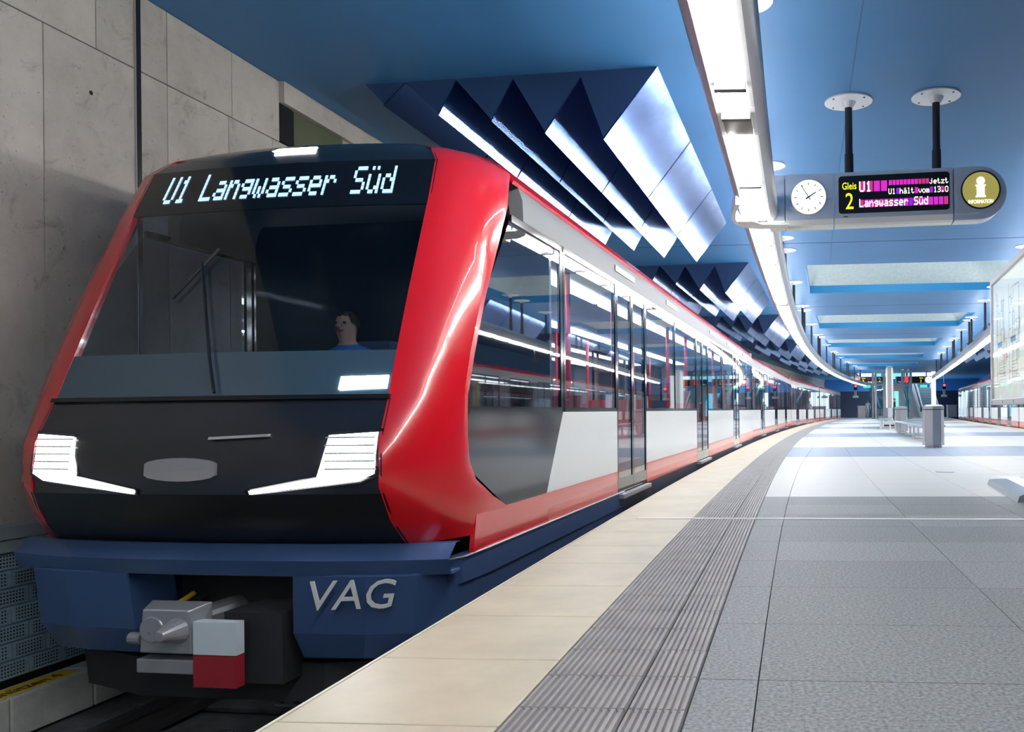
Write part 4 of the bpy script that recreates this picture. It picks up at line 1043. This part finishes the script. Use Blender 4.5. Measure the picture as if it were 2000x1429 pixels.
def standing(h, arm_bend=0.05, stride=0.12):
    k = h / 1.75
    J = [(0, 0, 0.95, .145, .10), (0, 0.0, 1.12, .135, .095), (0, 0.01, 1.32, .165, .105), (0, 0.01, 1.44, .11, .08), (0, 0, 1.50, .052), (0, -0.005, 1.56, .075, .085), (0, -0.015, 1.64, .082, .10), (0, -0.005, 1.72, .06, .07)]
    E = [(i, i + 1) for i in range(7)]
    for sx in (-1, 1):
        n = len(J); st = stride * sx
        J += [(sx * .185, 0.01, 1.40, .058), (sx * .235, 0.02 + st * .3, 1.14, .045), (sx * .245, -0.06 + st * .6, 0.90, .034), (sx * .24, -0.09 + st * .7, 0.82, .036, .02)]
        E += [(3, n), (n, n + 1), (n + 1, n + 2), (n + 2, n + 3)]
        for q, (ox, oz) in enumerate(((-.022, -.09), (-.008, -.105), (.008, -.1), (.022, -.085))):
            J.append((sx * .24 + ox, -0.09 + st * .7 + 0.006, 0.82 + oz, .0095)); E.append((n + 3, len(J) - 1))
        J.append((sx * .24 - sx * .04, -0.115 + st * .7, 0.79, .011)); E.append((n + 3, len(J) - 1))
        m = len(J)
        J += [(sx * .095, 0, 0.88, .088), (sx * .10, -0.02 - st * .5, 0.50, .06), (sx * .10, 0.02 - st, 0.09, .042), (sx * .105, -0.10 - st, 0.035, .04, .03), (sx * .11, -0.17 - st, 0.03, .03, .022)]
        E += [(0, m), (m, m + 1), (m + 1, m + 2), (m + 2, m + 3), (m + 3, m + 4)]
    return [(a[0] * k, a[1] * k, a[2] * k, *[r * k for r in a[3:]]) for a in J], E
J, E_ = standing(1.75)
person('person in white clothes standing at the far platform end beside the pale parapet', (16.72, 84.6, 0.0), math.radians(-30), J, E_, 1.75,
       ['shirt_white', 'trousers', 'skin', 'black'], lambda c: 2 if c.z > 1.47 or (abs(c.x) > 0.2 and c.z < 0.9 and c.z > 0.6) else (0 if c.z > 0.92 else (3 if c.z < 0.08 else 1)), 1.6, (0, -0.012, 1.63, 0.095))
J, E_ = standing(1.72, stride=0.05)
person('person in a dark green jacket standing by the glass lift', (15.1, 66.0, 0.0), math.radians(60), J, E_, 1.72,
       ['jacket_green', 'trousers_dark', 'skin', 'black'], lambda c: 2 if c.z > 1.45 or (abs(c.x) > 0.2 and c.z < 0.87 and c.z > 0.6) else (0 if c.z > 0.85 else (3 if c.z < 0.08 else 1)), 1.6, (0, -0.012, 1.60, 0.095))
# driver, seated in the cab (local z: 0 = car floor)
Jd = [(0, 0.02, 0.60, .15, .11), (0, 0.04, 0.80, .14, .10), (0, 0.03, 1.00, .17, .105), (0, 0.02, 1.12, .11, .08), (0, 0.0, 1.19, .05), (0, -0.01, 1.25, .075, .085), (0, -0.02, 1.33, .082, .10), (0, -0.01, 1.41, .06, .07)]
Ed = [(i, i + 1) for i in range(7)]
for sx in (-1, 1):
    n = len(Jd)
    Jd += [(sx * .19, 0.02, 1.08, .058), (sx * .25, -0.10, 0.86, .046), (sx * .17, -0.36, 0.96, .034), (sx * .15, -0.43, 0.985, .034, .02)]
    Ed += [(3, n), (n, n + 1), (n + 1, n + 2), (n + 2, n + 3)]
    for q, ox in enumerate((-.024, -.008, .008, .024)):
        Jd += [(sx * .15 + ox, -0.50, 0.985 - 0.006 * q, .0095), (sx * .15 + ox, -0.525, 0.965, .009)]; Ed += [(n + 3, len(Jd) - 2), (len(Jd) - 2, len(Jd) - 1)]
    Jd.append((sx * .15 - sx * .045, -0.455, 0.98, .011)); Ed.append((n + 3, len(Jd) - 1))
    m = len(Jd)
    Jd += [(sx * .10, -0.05, 0.60, .09), (sx * .13, -0.45, 0.58, .065), (sx * .13, -0.48, 0.17, .045), (sx * .13, -0.58, 0.09, .038, .03)]
    Ed += [(0, m), (m, m + 1), (m + 1, m + 2), (m + 2, m + 3)]
Jd = [(a[0], a[1], a[2] + 0.24, *a[3:]) for a in Jd]
cl = Matrix.Rotation(-TH, 2) @ Vector((0.0, 1.62))
person('train driver in a blue shirt sitting in the cab behind the windscreen', (NOSE.x + cl.x, NOSE.y + cl.y, 0.0), -TH, Jd, Ed, 1.3,
       ['shirt_blue', 'trousers_dark', 'skin', 'black'], lambda c: 2 if c.z > 1.41 or (c.y < -0.32 and c.z > 1.06) else (0 if c.z > 0.90 else (3 if c.z < 0.30 else 1)), 1.4, (0, -0.018, 1.56, 0.095))

# ------------------------------------------------------------------ map board on the right
def board():
    x0, y0, x1, y1 = 3.67, 10.5, 3.20, 8.05
    d = Vector((x1 - x0, y1 - y0)); L = d.length; rz = math.atan2(d.y, d.x)
    t = thing('map_board', 'tall white-framed map and notice display case on a steel foot, at the right edge', 'notice board', (x0, y0, 0), rz)
    # local x runs towards the camera, local y<0 side = right; the seen face looks to -x world => local y negative?
    z0, z1 = 0.93, 2.46; th = 0.16
    s_ = -1   # visible side
    for nm, bx in (('frame_post', (0, 0.07, z0, z1)), ('frame_post', (L - 0.07, L, z0, z1)), ('frame_rail', (0.07, L - 0.07, z1 - 0.075, z1)), ('frame_rail', (0.07, L - 0.07, z0, z0 + 0.075))):
        MB().box(bx[0], bx[1], -th / 2, th / 2, bx[2], bx[3]).build(nm, 'frame_grey', t, bevel=0.012)
    pn = MB().box(0.07, L - 0.07, -th / 2 + 0.03, th / 2 - 0.03, z0 + 0.075, z1 - 0.075).build('poster_panel', 'poster', t)
    MB().box(0.07, L - 0.07, -th / 2 + 0.012, -th / 2 + 0.018, z0 + 0.075, z1 - 0.075).build('glass_pane', 'case_glass', t)
    yy = -th / 2 + 0.028
    ln = MB()
    rnd = random.Random(3)
    def bar(xa, za, xb, zb, w=0.004):
        v = Vector((xb - xa, zb - za)); n_ = Vector((-v.y, v.x)).normalized() * w
        ln.hexa([(xa + n_.x, yy, za + n_.y), (xb + n_.x, yy, zb + n_.y), (xb - n_.x, yy, zb - n_.y), (xa - n_.x, yy, za - n_.y), (xa + n_.x, yy + 0.004, za + n_.y), (xb + n_.x, yy + 0.004, zb + n_.y), (xb - n_.x, yy + 0.004, zb - n_.y), (xa - n_.x, yy + 0.004, za - n_.y)])
    for sx0 in (0.36, 1.2):
        bar(sx0, 1.15, sx0, 2.25); 
        for z in (1.30, 1.52, 1.75, 1.93, 2.10): bar(sx0, z, sx0 + 0.10, z, 0.005)
        x = sx0 + 0.08; z = 2.0
        for k in range(26):
            nx = sx0 + 0.08 + rnd.random() * 0.6; nz = 1.2 + rnd.random() * 1.0
            if abs(nz - z) + abs(nx - x) < 0.75: bar(x, z, nx, z, 0.0022); bar(nx, z, nx, nz, 0.0022)
            x, z = nx, nz
        for z in np.arange(1.22, 1.42, 0.035): bar(sx0 + 0.15, z, sx0 + 0.15 + 0.2 + rnd.random() * 0.3, z, 0.003)
    ln.build('map_lines', 'poster_line', pn)
    hd = MB().box(0.42, 0.72, yy - 0.001, yy + 0.004, 1.60, 1.66).box(1.30, 1.60, yy - 0.001, yy + 0.004, 1.60, 1.66).build('heading_bar', 'poster_blue', pn)
    rt = MB().box(0.15, 0.24, yy - 0.0005, yy + 0.004, 1.50, 1.515).box(0.95, 1.1, yy - 0.0005, yy + 0.004, 1.45, 1.47).build('red_note', 'logo_red', pn)
    for q in (0.1, 0.9, 1.6): MB().cyl((q, -th / 2 - 0.003, z0 + 0.035), (q, -th / 2 + 0.01, z0 + 0.035), 0.012, n=10).build('screw', 'bolt', t)
    # support column and faceted foot
    MB().box(L - 0.35, L - 0.25, -0.04, 0.04, 0.12, z0 + 0.02).build('support_post', 'steel', t)
    MB().loft([[(0.0, -0.08, 0), (0.5, -0.20, 0), (L, -0.20, 0), (L, 0.28, 0), (0.0, 0.28, 0)], [(0.02, -0.07, 0.06), (0.51, -0.18, 0.06), (L, -0.18, 0.06), (L, 0.26, 0.06), (0.02, 0.26, 0.06)], [(0.8, 0.0, 0.11), (1.0, -0.06, 0.11), (L, -0.06, 0.11), (L, 0.10, 0.11), (0.8, 0.10, 0.11)]]).build('foot', 'steel', t)
    return t
board()
# floor socket cover left of the board foot
MB().cyl((3.46, 12.05, 0.0), (3.46, 12.05, 0.006), 0.13, n=20).build('floor_cover', 'steel', FLOOR)

# ------------------------------------------------------------------ litter bins and benches
def bin_(label, loc, rz, grp):
    t = thing('litter_bin', label, 'litter bin', loc, rz, grp)
    def octa(r, c, z): return [(r * math.cos(a) if True else 0, r * math.sin(a), z) for a in [math.radians(22.5 + 45 * i) for i in range(8)]]
    MB().loft([octa(0.185, 0, 0), octa(0.185, 0, 0.06)]).build('plinth', 'alu_warm', t)
    MB().loft([octa(0.245, 0, 0.06), octa(0.245, 0, 0.10)]).build('base_ring', 'steel', t)
    MB().loft([octa(0.238, 0, 0.10), octa(0.238, 0, 0.86)]).build('body', 'steel', t)
    for i in range(8):
        a0, a1 = math.radians(22.5 + 45 * i), math.radians(67.5 + 45 * i); r = 0.244
        A = Vector((r * math.cos(a0), r * math.sin(a0), 0)); Bq = Vector((r * math.cos(a1), r * math.sin(a1), 0))
        p0 = A.lerp(Bq, 0.08); p1 = A.lerp(Bq, 0.92); inn = 0.96
        MB().hexa([(p0.x, p0.y, 0.13), (p1.x, p1.y, 0.13), (p1.x * inn, p1.y * inn, 0.13), (p0.x * inn, p0.y * inn, 0.13), (p0.x, p0.y, 0.84), (p1.x, p1.y, 0.84), (p1.x * inn, p1.y * inn, 0.84), (p0.x * inn, p0.y * inn, 0.84)]).build('side_plate', 'steel', t)
    MB().loft([octa(0.245, 0, 0.86), octa(0.245, 0, 0.88)]).build('collar', 'dark_metal', t)
    MB().loft([octa(0.245, 0, 0.88), octa(0.242, 0, 0.95), octa(0.18, 0, 0.98), octa(0.12, 0, 0.98), octa(0.12, 0, 0.93)]).build('hood', 'steel', t)
    return t
bin_('near octagonal stainless steel litter bin in front of the bench', (5.36, 19.57, 0), 0.1, 'steel litter bins')
bin_('farther octagonal stainless steel litter bin at the far bench end', (7.66, 32.4, 0), 0.1, 'steel litter bins')
def bench(label, p0, p1, grp):
    d = Vector((p1[0] - p0[0], p1[1] - p0[1])); L = d.length; rz = math.atan2(d.y, d.x)
    t = thing('bench', label, 'bench', (p0[0], p0[1], 0), rz, grp)
    n = 8
    for i in range(n):
        x = L * i / n + 0.02; w = L / n - 0.03
        pr_ = [(-0.30, 0.40), (-0.315, 0.43), (-0.29, 0.455), (-0.10, 0.44), (0.10, 0.44), (0.29, 0.455), (0.315, 0.43), (0.30, 0.40), (0.28, 0.43), (0.10, 0.42), (-0.10, 0.42), (-0.28, 0.43)]
        MB().loft([[(x, y_, z_) for y_, z_ in pr_], [(x + w, y_, z_) for y_, z_ in pr_]]).build('seat', 'steel', t)
    MB().box(0, L, -0.05, 0.05, 0.33, 0.42).build('beam', 'steel', t)
    for q in (0.03, 0.36, 0.66, 0.97):
        MB().box(L * q - 0.06, L * q + 0.06, -0.25, 0.25, 0.0, 0.02).box(L * q - 0.05, L * q + 0.05, -0.23, -0.17, 0.02, 0.41).box(L * q - 0.05, L * q + 0.05, 0.17, 0.23, 0.02, 0.41).build('leg_frame', 'alu', t)
    return t
bench('steel seat bench between the two steel litter bins', (6.12, 22.3), (7.5, 31.3), 'steel seat benches')
bench('steel seat bench beyond the farther litter bin', (7.95, 36.5), (9.3, 42.5), 'steel seat benches')

# ------------------------------------------------------------------ information pylon
py = thing('info_pylon', 'slim tall grey information pylon with bright sides in front of the glass lift', 'pylon', (9.86, 44.2, 0), -0.20)
MB().box(-0.30, 0.22, -0.55, 0.55, 0, 0.08).build('base_plate', 'dark_metal', py)
MB().box(-0.08, 0.12, -0.40, 0.40, 0.08, 0.95).build('foot_column', 'alu', py)
MB().box(-0.10, 0.10, -0.62, -0.50, 0.95, 3.06).build('edge_post', 'alu_warm', py, bevel=0.02)
MB().box(-0.14, 0.14, 0.50, 0.62, 0.95, 3.06).build('edge_post', 'sign_grey', py, bevel=0.02)
MB().box(-0.14, 0.14, -0.50, 0.50, 2.98, 3.06).build('top_cap', 'sign_grey', py)
MB().box(-0.17, 0.17, -0.50, 0.50, 0.95, 2.98).build('poster_case', 'poster', py)
MB().box(0.171, 0.18, -0.42, 0.42, 1.2, 2.85).build('notice', 'info_yellow', py)

# ------------------------------------------------------------------ glass lift
lf = thing('glass_lift', 'free-standing glass lift shaft with grey steel frame on the far platform', 'lift', (17.2, 75.6, 0), -0.10)
hw, dp, hh = 1.53, 2.4, 4.28
for x in (-hw, -0.80, 0.80, hw):
    for y_ in ((0, dp) if abs(x) > 1 else (0,)):
        MB().box(x - 0.09, x + 0.09, y_ - 0.09, y_ + 0.09, 0, hh).build('frame_post', 'alu_warm', lf)
for z in (0.06, 3.0, hh - 0.1):
    MB().box(-hw, hw, -0.08, 0.08, z - 0.06, z + 0.06).build('frame_rail', 'alu_warm', lf)
    for x in (-hw, hw): MB().box(x - 0.06, x + 0.06, 0.09, dp - 0.09, z - 0.06, z + 0.06).build('frame_rail', 'alu_warm', lf)
MB().box(-hw, hw, dp - 0.06, dp + 0.06, hh - 0.16, hh - 0.04).build('frame_rail', 'alu_warm', lf)
for x0_, x1_ in ((-hw + 0.09, -0.91), (0.91, hw - 0.09)):
    for z0_, z1_ in ((0.12, 2.94), (3.06, hh - 0.16)):
        MB().box(x0_, x1_, -0.01, 0.01, z0_, z1_).build('glass_pane', 'lift_glass', lf)
MB().box(-0.73, 0.73, -0.01, 0.01, 3.06, hh - 0.16).build('glass_pane', 'lift_glass', lf)
for x in (-hw, hw):
    for z0_, z1_ in ((0.12, 2.94), (3.06, hh - 0.16)): MB().box(x - 0.01, x + 0.01, 0.09, dp - 0.09, z0_, z1_).build('glass_pane', 'lift_glass', lf)
for z0_, z1_ in ((0.12, 2.94), (3.06, hh - 0.16)): MB().box(-hw + 0.09, hw - 0.09, dp - 0.01, dp + 0.01, z0_, z1_).build('glass_pane', 'lift_glass', lf)
dr = MB().box(-0.73, -0.53, -0.05, 0.03, 0.12, 2.94).box(0.53, 0.73, -0.05, 0.03, 0.12, 2.94).box(-0.53, 0.53, -0.05, 0.03, 2.45, 2.94).build('door_frame', 'alu_warm', lf)
for a_, b_ in ((-0.52, -0.01), (0.01, 0.52)):
    dl = MB().box(a_, a_ + 0.06, -0.02, 0.02, 0.12, 2.45).box(b_ - 0.06, b_, -0.02, 0.02, 0.12, 2.45).box(a_ + 0.06, b_ - 0.06, -0.02, 0.02, 0.12, 0.4).build('door_leaf', 'alu_warm', lf)
    MB().box(a_ + 0.06, b_ - 0.06, -0.008, 0.008, 0.4, 2.45).build('door_pane', 'lift_glass', dl)
MB().box(-1.2, 1.2, 1.0, 2.2, 0.1, 0.25).build('car_platform', 'alu', lf)
text('lift_pictogram', '2', 0.55, 'info_yellow', lf, (-1.32, -0.05, 3.25))
MB().box(0.98, 1.32, -0.04, -0.02, 3.2, 3.75).build('red_pictogram', 'logo_red', lf)
for x in (0.95, 1.40):
    MB().cyl((x, 0.6, hh - 0.05), (x, 0.6, 5.2), 0.10, n=12).build('vent_pipe', 'alu_pale', lf)

# ------------------------------------------------------------------ far signs, signals, parapets, stairs
def far_sign(label, loc, number, mirror, clock):
    t = thing('hanging_sign', label, 'sign', loc, -0.12)
    x1 = 3.6
    MB().box(0, x1, 0, 0.25, 2.85, 3.55).build('housing', 'sign_grey', t, bevel=0.03)
    a_, b_ = (0.9, x1 - 0.1) if not mirror else (0.1, x1 - 1.0)
    sc_ = MB().box(a_, b_, -0.015, 0.005, 2.92, 3.5).build('display_screen', 'black', t)
    xn = a_ + 0.08 if not mirror else b_ - 0.42
    text('track_number', number, 0.42, 'led_yellow', sc_, (xn, -0.02, 2.95))
    text('gleis_lettering', 'Gleis', 0.17, 'led_yellow', sc_, (xn - 0.02, -0.02, 3.32))
    tx = a_ + 0.6 if not mirror else a_ + 0.12
    text('destination_lettering', 'Langwasser Süd' if not mirror else 'Fürth Hbf', 0.2, 'led_white', sc_, (tx, -0.02, 2.98))
    text('line_lettering', 'U1   jetzt', 0.22, 'led_magenta', sc_, (tx, -0.02, 3.24))
    if clock:
        cc = (x1 - 0.62, 3.2)
        MB().cyl((cc[0], -0.02, cc[1]), (cc[0], 0.01, cc[1]), 0.30, n=28).build('clock_face', 'clock_face', t)
        MB().box(cc[0] - 0.012, cc[0] + 0.012, -0.026, -0.02, cc[1], cc[1] + 0.24).build('minute_hand', 'black', t)
        MB().box(cc[0], cc[0] + 0.15, -0.026, -0.02, cc[1] - 0.012, cc[1] + 0.012).build('hour_hand', 'black', t)
    else:
        MB().box(0.22, 0.72, -0.015, 0.005, 2.96, 3.46).build('red_panel', 'logo_red', t)
        MB().box(0.32, 0.62, -0.02, -0.014, 3.06, 3.36).build('white_emblem', 'white_glow', t)
    for x in (0.8, x1 - 0.8):
        p = MB().cyl((x, 0.12, 3.5), (x, 0.12, 3.93), 0.05, n=10).build('pole', 'dark_metal', t)
        MB().cyl((x, 0.12, 3.93), (x, 0.12, 3.955), 0.25, n=20).build('ceiling_disc', 'alu_pale', p)
    return t
far_sign('far hanging sign left of the glass lift, with red panel and track number two', (14.1, 79.0, 0.34), '2', False, False)
far_sign('far hanging sign right of the glass lift, with round clock and track number one', (18.35, 79.6, 0.34), '1', True, True)
def signal(label, loc):
    t = thing('track_signal', label, 'signal', loc, 0, 'red track signals')
    MB().box(-0.16, 0.16, -0.12, 0.12, 2.75, 3.35).build('lamp_housing', 'black', t, bevel=0.03)
    MB().cyl((0.0, -0.14, 3.16), (0.0, -0.11, 3.16), 0.12, n=18).build('red_lens', 'signal_red', t)
    MB().cyl((0, 0, 3.35), (0, 0, 4.3), 0.045, n=10).build('pole', 'alu', t)
    MB().box(-0.10, -0.04, -0.03, 0.03, 2.2, 2.75).box(0.04, 0.10, -0.03, 0.03, 2.2, 2.75).box(-0.28, 0.28, -0.06, 0.06, 2.0, 2.22).build('number_board', 'marker_white', t)
signal('red track signal hanging before the left dark tunnel', (15.4, 84.0, 0))
signal('red track signal hanging before the right dark tunnel', (24.1, 84.0, 0))
for lab, x0_, x1_ in (('pale concrete parapet box at the left platform end', 15.95, 16.72), ('pale concrete parapet box at the right platform end', 24.9, 25.8)):
    t = thing('parapet', lab, 'parapet', (x0_, 85.5, 0))
    MB().box(0, x1_ - x0_, 0, 0.5, 0, 1.15).build('body', 'parapet', t, bevel=0.02)
    MB().box(-0.03, x1_ - x0_ + 0.03, -0.03, 0.53, 1.15, 1.22).build('coping', 'alu_pale', t)
# stairs and escalator rising to daylight
stx = 21.2
st = thing('stairs', 'dark blue stone stairs rising to daylight right of the glass lift', 'stairs', (stx, 81.5, 0), -0.12)
for k in range(18):
    stp = MB().box(0.2, 1.6, 0.30 * k, 0.30 * (k + 1) + 0.02, 0, 0.165 * (k + 1)).build('step', 'stair', st)
    MB().box(0.2, 1.6, 0.30 * k - 0.02, 0.30 * k + 0.06, 0.165 * (k + 1) - 0.05, 0.165 * (k + 1) + 0.005).build('nosing', 'alu_pale', stp)
for x in (0.1, 1.62):
    MB().hexa([(x, 0, 0.0), (x + 0.08, 0, 0.0), (x + 0.08, 5.6, 0.0), (x, 5.6, 0.0), (x, 0, 1.0), (x + 0.08, 0, 1.0), (x + 0.08, 5.6, 4.0), (x, 5.6, 4.0)]).build('balustrade', 'alu_pale', st)
es = thing('escalator', 'bright steel escalator between the lift and the stairs', 'escalator', (stx - 1.42, 81.5, 0), -0.12)
for k in range(14):
    MB().box(0.25, 1.15, 0.4 * k, 0.4 * (k + 1) + 0.02, 0, 0.21 * (k + 1)).build('step', 'steel', es)
for x in (0.05, 1.2):
    MB().hexa([(x, -0.6, 0.0), (x + 0.16, -0.6, 0.0), (x + 0.16, 5.6, 2.2), (x, 5.6, 2.2), (x, -0.6, 1.0), (x + 0.16, -0.6, 1.0), (x + 0.16, 5.6, 4.1), (x, 5.6, 4.1)]).build('balustrade', 'alu_pale', es)
    MB().tube([(x + 0.08, -0.65, 0.6), (x + 0.08, -0.6, 1.0), (x + 0.08, 5.6, 4.12)], 0.06, 8).build('handrail', 'rubber', es)
l_es = thing('escalator', 'slanted escalator side left of the glass lift', 'escalator', (17.1, 81.5, 0), -0.05)
for x in (0.0, 1.0):
    MB().hexa([(x, -0.6, 0.0), (x + 0.16, -0.6, 0.0), (x + 0.16, 5.6, 2.2), (x, 5.6, 2.2), (x, -0.6, 1.0), (x + 0.16, -0.6, 1.0), (x + 0.16, 5.6, 4.1), (x, 5.6, 4.1)]).build('balustrade', 'stair', l_es)
for k in range(14):
    MB().box(0.16, 1.0, 0.4 * k, 0.4 * (k + 1) + 0.02, 0, 0.21 * (k + 1)).build('step', 'steel', l_es)
MB().box(21.58, 21.92, 79.0, 79.34, 0, 4.29).build('pillar', 'pillar_glare'); 
tag(bpy.data.objects['pillar'], 'white pillar with glare built in as glow, at the far end under the right light strip', 'pillar')
for lab, x_ in (('green exit sign under the left far sign', 15.45), ('green exit sign under the right far clock', 20.75)):
    t = thing('exit_sign', lab, 'exit sign', (x_, 80.2, 2.98), 0, 'green exit signs')
    MB().box(0, 0.7, 0, 0.08, -0.12, 0.14).build('housing', 'alu_pale', t)
    MB().box(0.04, 0.66, -0.012, 0.0, -0.09, 0.11).build('lit_panel', 'exit_green', t)
    MB().box(0.32, 0.36, 0.02, 0.06, 0.14, 0.30).build('hanger', 'alu', t)
# security camera at the right light strip
cm = thing('security_camera', 'black security camera hanging below the right light strip', 'camera', (strip_right_x(26.4) + 0.05, 26.0, 2.62), 0.3)
MB().box(-0.13, 0.13, -0.06, 0.06, -0.05, 0.05).build('body', 'dark_metal', cm, bevel=0.01)
MB().cyl((-0.20, 0, 0), (-0.13, 0, 0), 0.045, n=14).build('lens_hood', 'black', cm)
MB().tube([(0.02, 0, 0.05), (0.02, 0, 0.33)], 0.015, 8).build('bracket', 'dark_metal', cm)
